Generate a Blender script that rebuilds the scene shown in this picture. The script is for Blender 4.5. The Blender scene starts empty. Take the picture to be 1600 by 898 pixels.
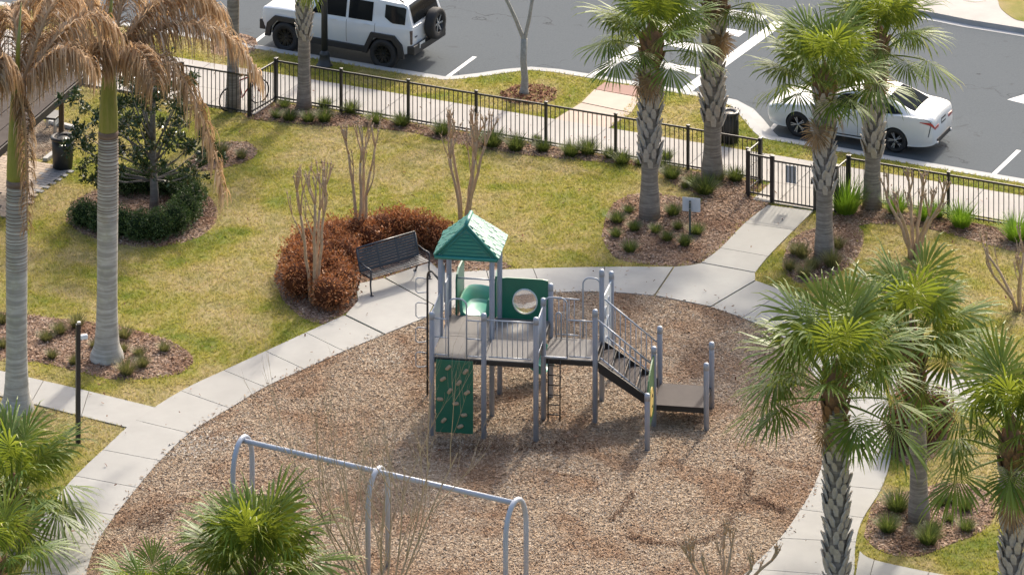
import bpy, bmesh, math, random
import numpy as np
from mathutils import Vector, Matrix, Euler
from mathutils.geometry import tessellate_polygon
R = math.radians
scene = bpy.context.scene
COL = scene.collection

# ---------------------------------------------------------------- camera
F, VH, HC, CY = 6650.0, -2200.0, 42.3, -106.0       # focal length and horizon in photo pixels, camera height, camera y
cam_d = bpy.data.cameras.new('camera'); cam = bpy.data.objects.new('camera', cam_d); COL.objects.link(cam)
cam.location = (0, CY, HC); cam.rotation_euler = (R(90), 0, 0)
cam_d.sensor_width = 36; cam_d.sensor_fit = 'HORIZONTAL'; cam_d.lens = F / 1600 * 36
cam_d.shift_y = -(449 - VH) / 1600
cam_d.clip_start = 1; cam_d.clip_end = 2000
scene.camera = cam
# ---------------------------------------------------------------- light
SUN_EL = R(36.5); SUN_DIR = Vector((0.34, 0.94, 0)).normalized()      # towards the sun
w = bpy.data.worlds.new('World'); scene.world = w; w.use_nodes = True
nt = w.node_tree; nt.nodes.clear()
sky = nt.nodes.new('ShaderNodeTexSky'); sky.sky_type = 'NISHITA'; sky.sun_disc = False
sky.sun_elevation = SUN_EL; sky.sun_rotation = math.atan2(SUN_DIR.x, SUN_DIR.y)
sky.air_density = 1.0; sky.dust_density = 5.0; sky.ozone_density = 0.6
bg = nt.nodes.new('ShaderNodeBackground'); bg.inputs[1].default_value = 0.15
wo = nt.nodes.new('ShaderNodeOutputWorld')
nt.links.new(sky.outputs[0], bg.inputs[0]); nt.links.new(bg.outputs[0], wo.inputs[0])
sd = bpy.data.lights.new('sun', 'SUN'); sd.energy = 2.1; sd.angle = R(3.2); sd.color = (1.0, 0.92, 0.79)
sun = bpy.data.objects.new('sun', sd); COL.objects.link(sun)
ldir = -(SUN_DIR * math.cos(SUN_EL) + Vector((0, 0, math.sin(SUN_EL))))
sun.rotation_euler = ldir.to_track_quat('-Z', 'Y').to_euler(); sun.location = (20, 60, 50)
vs = scene.view_settings; vs.view_transform = 'Standard'; vs.look = 'None'; vs.gamma = 1; vs.exposure = 1.08
vs.use_curve_mapping = False
scene.render.film_transparent = False
try:
    scene.cycles.max_bounces = 6; scene.cycles.transparent_max_bounces = 6; scene.cycles.transmission_bounces = 4
    scene.cycles.use_denoising = True
except Exception: pass

# ---------------------------------------------------------------- helpers
def G(x, v, z=0.0):
    """photo pixel -> point on the horizontal plane at height z"""
    Y = F * (HC - z) / (v - VH)
    return Vector(((x - 800) * Y / F, Y + CY, z))
def gy(v): return F * HC / (v - VH)
def mpp(v): return HC / (v - VH)                    # metres per photo pixel at ground row v
def ppx(p):                                          # world -> pixel
    Y = p[1] - CY
    return 800 + F * p[0] / Y, VH + F * (HC - p[2]) / Y

def tag(o, label=None, cat=None, group=None, kind=None):
    if label: o['label'] = label
    if cat: o['category'] = cat
    if group: o['group'] = group
    if kind: o['kind'] = kind
    return o
def empty(name, loc, rz=0.0, label=None, cat=None, group=None, scale=1.0):
    o = bpy.data.objects.new(name, None); COL.objects.link(o)
    o.location = loc; o.rotation_euler = (0, 0, rz); o.scale = (scale,) * 3; o.empty_display_size = .2
    return tag(o, label, cat, group)

class MB:
    def __init__(s): s.v = []; s.f = []; s.a = []; s.cur = 0.0
    def add(s, verts, faces, a=None):
        n = len(s.v); s.v.extend([tuple(q) for q in verts])
        s.f.extend([tuple(i + n for i in fc) for fc in faces])
        s.a.extend([s.cur if a is None else a] * len(faces)); return s
    def box(s, c, d, rz=0.0, m=None, a=None):
        x, y, z = d[0] / 2, d[1] / 2, d[2] / 2
        pts = [Vector((i * x, j * y, k * z)) for k in (-1, 1) for j in (-1, 1) for i in (-1, 1)]
        M = (m if m is not None else Matrix.Rotation(rz, 3, 'Z'))
        c = Vector(c)
        return s.add([c + M @ p for p in pts], [(0, 2, 3, 1), (4, 5, 7, 6), (0, 1, 5, 4), (2, 6, 7, 3), (0, 4, 6, 2), (1, 3, 7, 5)], a)
    def bbox(s, c, d, bev=0.01, rz=0.0, m=None):
        """box with chamfered edges"""
        bm = bmesh.new(); bmesh.ops.create_cube(bm, size=1)
        for q in bm.verts: q.co = Vector((q.co.x * d[0], q.co.y * d[1], q.co.z * d[2]))
        bmesh.ops.bevel(bm, geom=bm.edges[:], offset=min(bev, min(d) * .45), segments=2, affect='EDGES', profile=.6)
        M = (m if m is not None else Matrix.Rotation(rz, 3, 'Z')); c = Vector(c)
        bm.verts.ensure_lookup_table()
        s.add([c + M @ q.co for q in bm.verts], [[q.index for q in fc.verts] for fc in bm.faces]); bm.free(); return s
    def tube(s, pts, r, n=8, cap=True, a=None):
        pts = [Vector(p) for p in pts]
        if not hasattr(r, '__len__'): r = [r] * len(pts)
        up = Vector((0, 0, 1)); rings = []
        t0 = (pts[1] - pts[0]).normalized()
        ref = Vector((1, 0, 0)) if abs(t0.z) > .9 else up
        nx = t0.cross(ref).normalized()
        for i, p in enumerate(pts):
            t = (pts[min(i + 1, len(pts) - 1)] - pts[max(i - 1, 0)])
            if t.length < 1e-9: t = t0
            t = t.normalized()
            nx = (nx - t * nx.dot(t))
            nx = nx.normalized() if nx.length > 1e-6 else t.orthogonal().normalized()
            ny = t.cross(nx)
            rings.append([p + (nx * math.cos(2 * math.pi * k / n) + ny * math.sin(2 * math.pi * k / n)) * r[i] for k in range(n)])
        vs_ = [q for rg in rings for q in rg]; fs = []
        for i in range(len(pts) - 1):
            for k in range(n):
                k2 = (k + 1) % n
                fs.append((i * n + k, i * n + k2, (i + 1) * n + k2, (i + 1) * n + k))
        if cap: fs.append(tuple(range(n - 1, -1, -1))); fs.append(tuple((len(pts) - 1) * n + k for k in range(n)))
        return s.add(vs_, fs, a)
    def lathe(s, prof, n=16, c=(0, 0, 0), cap=True):
        c = Vector(c); vs_ = []
        for r_, z in prof:
            for k in range(n):
                t = 2 * math.pi * k / n; vs_.append(c + Vector((r_ * math.cos(t), r_ * math.sin(t), z)))
        fs = []
        for i in range(len(prof) - 1):
            for k in range(n):
                k2 = (k + 1) % n; fs.append((i * n + k, i * n + k2, (i + 1) * n + k2, (i + 1) * n + k))
        if cap: fs.append(tuple(range(n - 1, -1, -1))); fs.append(tuple((len(prof) - 1) * n + k for k in range(n)))
        return s.add(vs_, fs)
    def poly(s, pts, z0, z1):
        """vertical prism over a ground polygon"""
        n = len(pts); area = sum(pts[i][0] * pts[(i + 1) % n][1] - pts[(i + 1) % n][0] * pts[i][1] for i in range(n))
        if area < 0: pts = pts[::-1]
        vs_ = [(p[0], p[1], z1) for p in pts] + [(p[0], p[1], z0) for p in pts]
        tri = tessellate_polygon([[Vector((p[0], p[1], 0)) for p in pts]])
        fs = []
        for t in tri:
            A, B, C_ = [Vector((pts[i][0], pts[i][1], 0)) for i in t]
            fs.append(tuple(t) if (B - A).cross(C_ - A).z > 0 else tuple(t)[::-1])
        fs += [(i, i + n, (i + 1) % n + n, (i + 1) % n) for i in range(n)]
        return s.add(vs_, fs)
    def build(s, name, mat, parent=None, smooth=False, loc=None):
        me = bpy.data.meshes.new(name); me.from_pydata(s.v, [], s.f); me.update()
        if any(s.a):
            at = me.attributes.new('rnd', 'FLOAT', 'FACE'); at.data.foreach_set('value', s.a)
        if mat is not None: me.materials.append(mat)
        if smooth: me.polygons.foreach_set('use_smooth', [True] * len(me.polygons))
        o = bpy.data.objects.new(name, me); COL.objects.link(o)
        if parent is not None: o.parent = parent
        if loc is not None: o.location = loc
        return o
def smooth_by_angle(o, ang=35):
    me = o.data
    bm = bmesh.new(); bm.from_mesh(me)
    bmesh.ops.remove_doubles(bm, verts=bm.verts, dist=1e-5)
    for f_ in bm.faces: f_.smooth = True
    for e in bm.edges:
        if len(e.link_faces) == 2 and e.calc_face_angle(0) > R(ang): e.smooth = False
    bm.to_mesh(me); bm.free(); return o
def inst(src, parent, name=None, loc=(0, 0, 0), rot=(0, 0, 0), scale=(1, 1, 1)):
    """another object on the same mesh"""
    me = src.data if isinstance(src, bpy.types.Object) else src
    o = bpy.data.objects.new(name or src.name.split('.')[0], me); COL.objects.link(o)
    if parent is not None: o.parent = parent
    o.location = loc; o.rotation_euler = rot; o.scale = scale if hasattr(scale, '__len__') else (scale,) * 3
    return o
def nmesh(name, V, Fa, mat, attr=None, smooth=False, quads=False):
    """big mesh from numpy arrays; Fa (m,k)"""
    me = bpy.data.meshes.new(name); V = np.asarray(V, dtype=np.float32); Fa = np.asarray(Fa, dtype=np.int32)
    m, k = Fa.shape
    me.vertices.add(len(V)); me.vertices.foreach_set('co', V.ravel())
    me.loops.add(m * k); me.loops.foreach_set('vertex_index', Fa.ravel())
    me.polygons.add(m); me.polygons.foreach_set('loop_start', np.arange(0, m * k, k, dtype=np.int32))
    me.update(calc_edges=True)
    if attr is not None:
        at = me.attributes.new('rnd', 'FLOAT', 'FACE'); at.data.foreach_set('value', np.asarray(attr, dtype=np.float32))
    if smooth: me.polygons.foreach_set('use_smooth', np.ones(m, dtype=bool))
    me.materials.append(mat); me.update()
    return me
def nobj(name, me, parent=None):
    o = bpy.data.objects.new(name, me); COL.objects.link(o)
    if parent is not None: o.parent = parent
    return o
def inpoly(X, Y, poly):
    ins = np.zeros(len(X), bool); n = len(poly)
    for i in range(n):
        x1, y1 = poly[i]; x2, y2 = poly[(i + 1) % n]
        c = ((y1 > Y) != (y2 > Y)) & (X < (x2 - x1) * (Y - y1) / ((y2 - y1) or 1e-9) + x1)
        ins ^= c
    return ins
def crom(pts, n):
    """Catmull-Rom through points, n samples per span"""
    P = [Vector((*p, 0)) if len(p) == 2 else Vector(p) for p in pts]; out = []
    for i in range(len(P) - 1):
        a, b, c, d = P[max(i - 1, 0)], P[i], P[i + 1], P[min(i + 2, len(P) - 1)]
        for k in range(n):
            t = k / n
            out.append(.5 * ((2 * b) + (c - a) * t + (2 * a - 5 * b + 4 * c - d) * t * t + (3 * b - a - 3 * c + d) * t ** 3))
    out.append(P[-1]); return out
ORD = ['first', 'second', 'third', 'fourth', 'fifth', 'sixth', 'seventh', 'eighth', 'ninth', 'tenth', 'eleventh', 'twelfth', 'thirteenth', 'fourteenth', 'fifteenth', 'sixteenth', 'seventeenth', 'eighteenth', 'nineteenth', 'twentieth', 'twenty-first', 'twenty-second', 'twenty-third', 'twenty-fourth', 'twenty-fifth', 'twenty-sixth', 'twenty-seventh', 'twenty-eighth', 'twenty-ninth', 'thirtieth']

# ---------------------------------------------------------------- materials
def srgb(r, g, b):
    f = lambda c: (c / 255 / 12.92) if c / 255 <= .04045 else ((c / 255 + .055) / 1.055) ** 2.4
    return (f(r), f(g), f(b))
class N:
    def __init__(s, name):
        s.m = bpy.data.materials.new(name); s.m.use_nodes = True; s.t = s.m.node_tree
        s.b = s.t.nodes['Principled BSDF']; s.out = s.t.nodes['Material Output']; s.co = None
    def nd(s, t, **k):
        n = s.t.nodes.new(t)
        for a, v in k.items():
            if a in n.inputs.keys(): n.inputs[a].default_value = v
            else: setattr(n, a, v)
        return n
    def ln(s, a, b): s.t.links.new(a, b)
    def coord(s, which='Object'):
        n = s.nd('ShaderNodeTexCoord'); return n.outputs[which]
    def pos(s): return s.nd('ShaderNodeNewGeometry').outputs['Position']
    def noise(s, vec, scale, detail=4, rough=.6, dist=0):
        n = s.nd('ShaderNodeTexNoise'); n.inputs['Scale'].default_value = scale; n.inputs['Detail'].default_value = detail
        n.inputs['Roughness'].default_value = rough; n.inputs['Distortion'].default_value = dist; s.ln(vec, n.inputs['Vector']); return n.outputs['Fac']
    def ramp(s, fac, stops, interp='LINEAR'):
        n = s.nd('ShaderNodeValToRGB'); cr = n.color_ramp; cr.interpolation = interp
        while len(cr.elements) < len(stops): cr.elements.new(.5)
        for e, (p, c) in zip(cr.elements, stops):
            e.position = p; e.color = (*c, 1) if len(c) == 3 else c
        s.ln(fac, n.inputs[0]); return n.outputs[0]
    def mix(s, fac, a, b, mode='MIX'):
        n = s.nd('ShaderNodeMix', data_type='RGBA', blend_type=mode)
        for sock, v in ((n.inputs[0], fac), (n.inputs[6], a), (n.inputs[7], b)):
            if isinstance(v, bpy.types.NodeSocket): s.ln(v, sock)
            elif isinstance(v, (int, float)): sock.default_value = v
            else: sock.default_value = (*v, 1)
        return n.outputs[2]
    def math(s, op, a, b=0.0):
        n = s.nd('ShaderNodeMath', operation=op)
        for sock, v in ((n.inputs[0], a), (n.inputs[1], b)):
            if isinstance(v, bpy.types.NodeSocket): s.ln(v, sock)
            else: sock.default_value = v
        return n.outputs[0]
    def bump(s, h, strength=.3, dist=.01):
        n = s.nd('ShaderNodeBump'); n.inputs['Strength'].default_value = strength; n.inputs['Distance'].default_value = dist
        s.ln(h, n.inputs['Height']); s.ln(n.outputs[0], s.b.inputs['Normal']); return n
    def base(s, c):
        if isinstance(c, bpy.types.NodeSocket): s.ln(c, s.b.inputs['Base Color'])
        else: s.b.inputs['Base Color'].default_value = (*c, 1)
    def set(s, **k):
        for a, v in k.items(): s.b.inputs[a.replace('_', ' ')].default_value = v
        return s
    def attr(s, name='rnd'):
        n = s.nd('ShaderNodeAttribute'); n.attribute_name = name; return n.outputs['Fac']
    def orand(s): return s.nd('ShaderNodeObjectInfo').outputs['Random']
M = {}
def simple(name, col, rough=.5, metal=0.0, var=.12, scale=6.0, bump=0.0, spec=.5, orand=0.0, coat=0.0):
    n = N(name); f = n.noise(n.coord(), scale, 5)
    c = n.mix(f, tuple(x * (1 - var) for x in col), tuple(min(1, x * (1 + var)) for x in col))
    if orand: c = n.mix(n.math('MULTIPLY', n.orand(), orand), c, tuple(x * .55 for x in col))
    n.base(c); n.set(Roughness=rough, Metallic=metal, Specular_IOR_Level=spec)
    if coat: n.set(Coat_Weight=coat, Coat_Roughness=.05)
    if bump: n.bump(n.noise(n.coord(), scale * 4, 4), bump)
    M[name] = n.m; return n.m
def leafmat(name, cols, trans=.35, rough=.45, attr=True, tcol=None, objvar=.3, spec=.4):
    n = N(name)
    st = [(i / (len(cols) - 1), c) for i, c in enumerate(cols)]
    c = n.ramp(n.attr() if attr else n.orand(), st)
    if objvar: c = n.mix(n.math('MULTIPLY', n.orand(), objvar), c, tuple(x * .5 for x in cols[0]))
    n.base(c); n.set(Roughness=rough, Specular_IOR_Level=spec)
    tr = n.nd('ShaderNodeBsdfTranslucent')
    tc = n.mix(.6, c, tcol) if tcol else c
    n.ln(tc, tr.inputs[0])
    mx = n.nd('ShaderNodeMixShader'); mx.inputs[0].default_value = trans
    n.ln(n.b.outputs[0], mx.inputs[1]); n.ln(tr.outputs[0], mx.inputs[2]); n.ln(mx.outputs[0], n.out.inputs[0])
    M[name] = n.m; return n.m

# lawn: patches of green, yellow-green and straw
n = N('lawn_ground'); p = n.pos()
big = n.noise(p, .34, 4, .6, .5); mid = n.noise(p, 1.7, 4, .65); fine = n.noise(p, 38, 3, .7)
c1 = n.ramp(big, [(.36, (.12, .17, .022)), (.44, (.26, .25, .045)), (.50, (.36, .30, .10)), (.58, (.44, .34, .19))])
c2 = n.ramp(mid, [(.38, (.12, .155, .022)), (.58, (.32, .255, .105))])
c = n.mix(.4, c1, c2); c = n.mix(n.ramp(fine, [(.3, (0, 0, 0)), (.75, (1, 1, 1))]), n.mix(.4, c, (.08, .075, .025)), c)
n.base(c); n.set(Roughness=.95, Specular_IOR_Level=.1); n.bump(n.noise(p, 55, 3), .8, .03); M['lawn'] = n.m
# grass blades: the same patches
n = N('grass_blade'); p = n.pos()
big = n.noise(p, .34, 4, .6, .5); mid = n.noise(p, 1.7, 4, .65)
c1 = n.ramp(big, [(.37, (.18, .25, .026)), (.44, (.37, .36, .055)), (.49, (.50, .42, .14)), (.56, (.62, .49, .30))])
c2 = n.ramp(mid, [(.38, (.19, .26, .022)), (.58, (.50, .42, .12))])
c3 = n.ramp(n.attr(), [(0, (.14, .21, .02)), (.5, (.37, .35, .055)), (1, (.62, .50, .24))])
c = n.mix(.38, n.mix(.35, c1, c2), c3); n.base(c); n.set(Roughness=.7, Specular_IOR_Level=.2)
tr = n.nd('ShaderNodeBsdfTranslucent'); n.ln(c, tr.inputs[0]); mx = n.nd('ShaderNodeMixShader'); mx.inputs[0].default_value = .45
n.ln(n.b.outputs[0], mx.inputs[1]); n.ln(tr.outputs[0], mx.inputs[2]); n.ln(mx.outputs[0], n.out.inputs[0]); M['grass'] = n.m
# wood chips
def chipmat(name, cols, orient=.5):
    n = N(name); c = n.ramp(n.attr(), [(i / (len(cols) - 1), c) for i, c in enumerate(cols)])
    big = n.noise(n.pos(), .55, 5, .65, .6)
    c = n.mix(n.ramp(big, [(.46, (0, 0, 0)), (.62, (.8, .8, .8))]), c, n.mix(1, c, (.70, .55, .46), 'MULTIPLY'))
    n.base(c); n.set(Roughness=.85, Specular_IOR_Level=.25); M[name] = n.m
chipmat('wood_chip', [(.165, .108, .066), (.265, .187, .124), (.345, .256, .178), (.415, .328, .242), (.53, .46, .37)])
chipmat('bark_chip', [(.13, .075, .048), (.22, .135, .088), (.30, .195, .135), (.37, .265, .195), (.50, .41, .33)])
chipmat('leaf_litter', [(.10, .035, .018), (.19, .075, .04), (.28, .13, .075), (.36, .21, .14)])
chipmat('gravel', [(.10, .08, .06), (.19, .15, .11), (.29, .24, .19), (.38, .34, .29)])
def bedmat(name, cols, sc=26):
    n = N(name); p = n.pos()
    vo = n.nd('ShaderNodeTexVoronoi'); vo.inputs['Scale'].default_value = sc; n.ln(p, vo.inputs['Vector'])
    sp = n.nd('ShaderNodeSeparateColor'); n.ln(vo.outputs['Color'], sp.inputs[0])
    c = n.ramp(sp.outputs[0], [(i / (len(cols) - 1), q) for i, q in enumerate(cols)])
    big = n.noise(p, .55, 5, .65, .6)
    c = n.mix(n.ramp(big, [(.46, (0, 0, 0)), (.62, (.8, .8, .8))]), c, n.mix(1, c, (.70, .55, .46), 'MULTIPLY'))
    n.base(c); n.set(Roughness=.95, Specular_IOR_Level=.1); n.bump(vo.outputs['Distance'], .9, .03); M[name] = n.m
bedmat('playground_bed', [(.185, .124, .078), (.27, .197, .132), (.345, .265, .19), (.405, .335, .255)])
bedmat('planting_bed', [(.12, .075, .05), (.20, .13, .085), (.28, .19, .135), (.35, .27, .21)], 20)
bedmat('gravel_bed', [(.10, .08, .06), (.19, .15, .11), (.29, .24, .19)], 24)
# concrete
def concrete(name, col, orand=.4, stain=.35):
    n = N(name); p = n.pos()
    a = n.noise(p, 1.3, 6, .65); b = n.noise(p, 90, 3, .6); d = n.noise(p, .5, 3, .5, .8)
    c = n.mix(n.ramp(a, [(.3, (0, 0, 0)), (.72, (1, 1, 1))]), tuple(x * .87 for x in col), tuple(x * 1.05 for x in col))
    c = n.mix(n.math('MULTIPLY', b, .25), c, tuple(x * .7 for x in col))
    c = n.mix(n.math('MULTIPLY', n.ramp(d, [(.5, (0, 0, 0)), (.7, (1, 1, 1))]), stain), c, tuple(x * .62 for x in col))
    if orand: c = n.mix(n.math('MULTIPLY', n.orand(), orand), c, tuple(x * .72 for x in col))
    n.base(c); n.set(Roughness=.85, Specular_IOR_Level=.3); n.bump(b, .12, .004); M[name] = n.m
concrete('path_concrete', (.365, .358, .336)); concrete('walk_concrete', (.41, .385, .355)); concrete('kerb_concrete', (.42, .42, .41), .15, .35)
concrete('pink_concrete', (.50, .40, .33)); concrete('red_pad', (.31, .185, .15), .1)
concrete('joint_dark', (.10, .09, .075), 0)
# asphalt with fine cracks
n = N('asphalt'); p = n.pos()
b = n.noise(p, 60, 3, .75); a = n.noise(p, .35, 5, .6, .4); g2 = n.noise(p, 14, 4, .8)
c = n.mix(n.ramp(b, [(.3, (0, 0, 0)), (.75, (1, 1, 1))]), (.050, .060, .069), (.106, .123, .138))
c = n.mix(n.ramp(a, [(.35, (0, 0, 0)), (.7, (.6, .6, .6))]), c, (.081, .094, .106))
c = n.mix(n.math('MULTIPLY', n.ramp(g2, [(.35, (0, 0, 0)), (.7, (1, 1, 1))]), .3), c, (.125, .136, .142))
dn = n.nd('ShaderNodeTexNoise'); dn.inputs['Scale'].default_value = 1.1; dn.inputs['Detail'].default_value = 6; n.ln(p, dn.inputs['Vector'])
c = n.mix(n.ramp(n.noise(p, .9, 5, .7, 1.2), [(.60, (0, 0, 0)), (.70, (.55, .55, .55))]), c, (.045, .05, .053))
va = n.nd('ShaderNodeVectorMath', operation='SCALE'); va.inputs['Scale'].default_value = 1.5; n.ln(dn.outputs['Color'], va.inputs[0])
vb = n.nd('ShaderNodeVectorMath', operation='ADD'); n.ln(p, vb.inputs[0]); n.ln(va.outputs[0], vb.inputs[1])
vo = n.nd('ShaderNodeTexVoronoi', feature='DISTANCE_TO_EDGE'); vo.inputs['Scale'].default_value = .19; n.ln(vb.outputs[0], vo.inputs['Vector'])
cr = n.ramp(vo.outputs['Distance'], [(.0, (1, 1, 1)), (.0025, (.8, .8, .8)), (.0045, (0, 0, 0))])
msk = n.ramp(n.noise(p, .45, 3), [(.46, (0, 0, 0)), (.56, (1, 1, 1))])
c = n.mix(n.math('MULTIPLY', cr, n.math('MULTIPLY', msk, .8)), c, (.016, .016, .018))
n.base(c); n.set(Roughness=.9, Specular_IOR_Level=.12); n.bump(b, .25, .006); M['asphalt'] = n.m
n = N('road_paint'); p = n.pos(); f = n.noise(p, 22, 5, .75)
n.base(n.mix(n.ramp(f, [(.36, (1, 1, 1)), (.47, (0, 0, 0))]), (.62, .62, .61), (.25, .25, .25))); n.set(Roughness=.7); M['road_paint'] = n.m
simple('black_metal', (.018, .018, .02), .38, .0, .2, 9, 0, .5)
simple('dark_plastic', (.022, .024, .026), .45, 0, .2, 5)
simple('play_grey', (.29, .32, .385), .42, .0, .16, 2.2)
simple('swing_grey', (.37, .40, .455), .4, 0, .1, 3)
simple('play_rail', (.33, .36, .41), .33, .1, .08, 4)
simple('play_green', (.006, .125, .075), .32, 0, .15, 4, coat=.2)
simple('play_roof', (.008, .19, .15), .45, 0, .2, 9, spec=.6, coat=.3)
simple('climb_green', (.012, .115, .065), .5, 0, .2, 3)
simple('hold_tan', (.36, .27, .17), .7, 0, .3, 20)
n = N('deck_grey'); p = n.coord(); f = n.noise(p, 2.2, 5, .6, .5); s_ = n.noise(p, 40, 3)
c = n.mix(f, (.12, .112, .106), (.20, .19, .18)); c = n.mix(n.math('MULTIPLY', s_, .3), c, (.10, .09, .09)); n.base(c); n.set(Roughness=.7, Specular_IOR_Level=.2); M['deck_grey'] = n.m
n = N('deck_brown'); p = n.coord(); f = n.noise(p, 2.5, 5, .6, .5)
n.base(n.mix(f, (.040, .032, .030), (.075, .062, .058))); n.set(Roughness=.7, Specular_IOR_Level=.15); M['deck_brown'] = n.m
simple('black_coating', (.014, .014, .015), .5, 0, .2, 8)
n = N('clear_plastic'); n.base((.92, .95, .95)); n.set(Roughness=.08, Transmission_Weight=.85, IOR=1.2, Alpha=.55); M['clear_plastic'] = n.m
n = N('frosted_plastic'); n.base((.72, .78, .80)); n.set(Roughness=.25, Alpha=.8); M['frosted_plastic'] = n.m
simple('slide_green', (.03, .24, .17), .35, 0, .12, 3, spec=.8, coat=.5)
simple('panel_yellow', (.62, .45, .12), .5)
simple('bolt_steel', (.5, .5, .5), .35, .8)
# ================================================================ setting
rng = np.random.default_rng(7); random.seed(11)
ZR = -0.13
me = MB(); me.add([(-150, -120, ZR), (150, -120, ZR), (150, 160, ZR), (-150, 160, ZR)], [(0, 1, 2, 3)])
tag(me.build('road', M['asphalt']), kind='structure')
KERB = [(-500, -75.6), (413, 78.5), (660, 120.2), (692, 124.8), (720, 123.2), (760, 118.5), (800, 112.5), (830, 109.6), (863, 112.5), (920, 121.5), (997, 134.5), (1100, 152.5), (1128, 158), (1146, 168), (1160, 183), (1176, 203), (1188, 214), (1200, 217.5), (1600, 286.5), (2300, 406)]
kw = [G(x, v) for x, v in KERB]
lawn = [(p.x, p.y) for p in kw] + [(60, -45), (-60, -45)]
b = MB(); b.poly(lawn, ZR - .1, 0.0)
tag(b.build('lawn', M['lawn']), kind='structure')
def offs(pts, d):
    out = []
    for i, p in enumerate(pts):
        t = (pts[min(i + 1, len(pts) - 1)] - pts[max(i - 1, 0)]); t = Vector((t.x, t.y, 0)).normalized()
        out.append(Vector((p.x - t.y * d, p.y + t.x * d, 0)))
    return out
def strip(name, A, B_, z, mat, zb=None, parent=None):
    m = MB(); n_ = len(A)
    m.v = [(p.x, p.y, z) for p in A] + [(p.x, p.y, z) for p in B_]
    m.f = [(i, i + 1, n_ + i + 1, n_ + i) for i in range(n_ - 1)]
    if zb is not None:
        o_ = len(m.v); m.v += [(p.x, p.y, zb) for p in A] + [(p.x, p.y, zb) for p in B_]
        m.f += [(o_ + i, o_ + i + 1, i + 1, i) for i in range(n_ - 1)] + [(n_ + i, n_ + i + 1, o_ + n_ + i + 1, o_ + n_ + i) for i in range(n_ - 1)]
    return m.build(name, mat, parent)
# +d is to the left of the direction of travel (towards the road)
k0, k1, k2 = offs(kw, -.03), offs(kw, .24), offs(kw, .62)
ko = strip('kerb', k0, k1, .012, M['kerb_concrete'], ZR - .05); tag(ko, kind='structure')
go = strip('gutter', offs(kw, .23), k2, ZR + .006, M['kerb_concrete'], None, None); tag(go, kind='structure')
# far kerb and corner pavement, top right
fk = [G(1360, 10, ZR), G(1470, 30, ZR), G(1512, 38.5, ZR), G(1590, 51, ZR), G(1700, 69, ZR), G(2300, 170, ZR)]
fk = [Vector((p.x, p.y, 0)) for p in fk]
fpoly = [(p.x, p.y) for p in fk] + [(60, 80), (10, 60), (fk[0].x - 3, fk[0].y + 14)]
b = MB(); b.poly(fpoly, ZR - .05, 0.02); tag(b.build('far_pavement', M['walk_concrete']), kind='structure')
strip_f = strip('far_gutter', offs(fk, -.28), fk, ZR + .006, M['kerb_concrete']); tag(strip_f, kind='structure')
gp = crom([(1560, 3, 0), (1564, 14, 0), (1580, 27, 0), (1600, 34, 0), (1680, 44, 0), (1700, -20, 0), (1570, -25, 0), (1557, -8, 0), (1560, 3, 0)], 3)
b = MB(); b.poly([tuple(G(p.x, p.y, .02))[:2] for p in gp[:-1]], .021, .03); tag(b.build('far_lawn', M['lawn']), kind='structure')
o = empty('storm_drain', G(1521, 30, ZR), 0, 'dark storm drain slot in the far kerb at top right', 'drain')
dA, dB = G(1500, 31.5, -.06), G(1585, 45, -.06); dd = (dB - dA); ang = math.atan2(dd.y, dd.x)
b = MB(); b.box(Vector(((dA.x + dB.x) / 2, (dA.y + dB.y) / 2, -.06)) - o.location, (dd.length, .06, .09), ang); b.build('slot', M['black_coating'], o)
m_ = empty('manhole_cover', G(1521, -3, .02), 0, 'round dark manhole cover in the far pavement at top edge', 'manhole cover')
b = MB(); b.lathe([(.34, 0), (.34, .01), (.31, .014)], 24); b.build('lid', M['dark_plastic'], m_); b = MB(); b.lathe([(.40, .0), (.40, .006), (.345, .006)], 24, cap=False); b.build('frame_ring', M['black_metal'], m_)

# ---- road paint
def paint(pts, name='road_marking', dz=.004):
    b = MB(); b.poly([tuple(G(x, v, ZR))[:2] for x, v in pts], ZR + dz - .002, ZR + dz); return b.build(name, M['road_paint'])
def pline(x1, v1, x2, v2, wd):
    A, B_ = G(x1, v1, ZR), G(x2, v2, ZR); t = (B_ - A).normalized(); n_ = Vector((-t.y, t.x, 0)) * wd / 2
    return [A - n_, B_ - n_, B_ + n_, A + n_]
def paintw(ptsw, dz=.004, parent=None):
    b = MB(); b.poly([(p.x, p.y) for p in ptsw], ZR + dz - .002, ZR + dz); o = b.build('painted_line', M['road_paint'], parent); return o
pk = bpy.data.objects.new('parking_markings', None); COL.objects.link(pk); tag(pk, kind='structure')
for q in ((689, 128, 742, 89), (1549, 276, 1592, 235), (1196, 212, 1222, 184), (398, 66, 432, 40)):
    paintw(pline(*q, .13), .004, pk)
cw = bpy.data.objects.new('crosswalk_markings', None); COL.objects.link(cw); tag(cw, kind='structure')
paintw(pline(924, 121, 1080, 14, .36), .004, cw); paintw(pline(1066, 146, 1220, 34, .36), .004, cw)
for q in ((977, 92, 1098, 113), (1030, 64, 1126, 82), (1080, 40, 1160, 54), (1118, 16, 1195, 30)): paintw(pline(*q, .5), .006, cw)
ar = bpy.data.objects.new('arrow_marking', None); COL.objects.link(ar); tag(ar, kind='structure')
paintw([G(1574, 156, ZR), G(1640, 172, ZR), G(1626, 154, ZR), G(1634, 150, ZR), G(1610, 145, ZR)], .004, ar)

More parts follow.
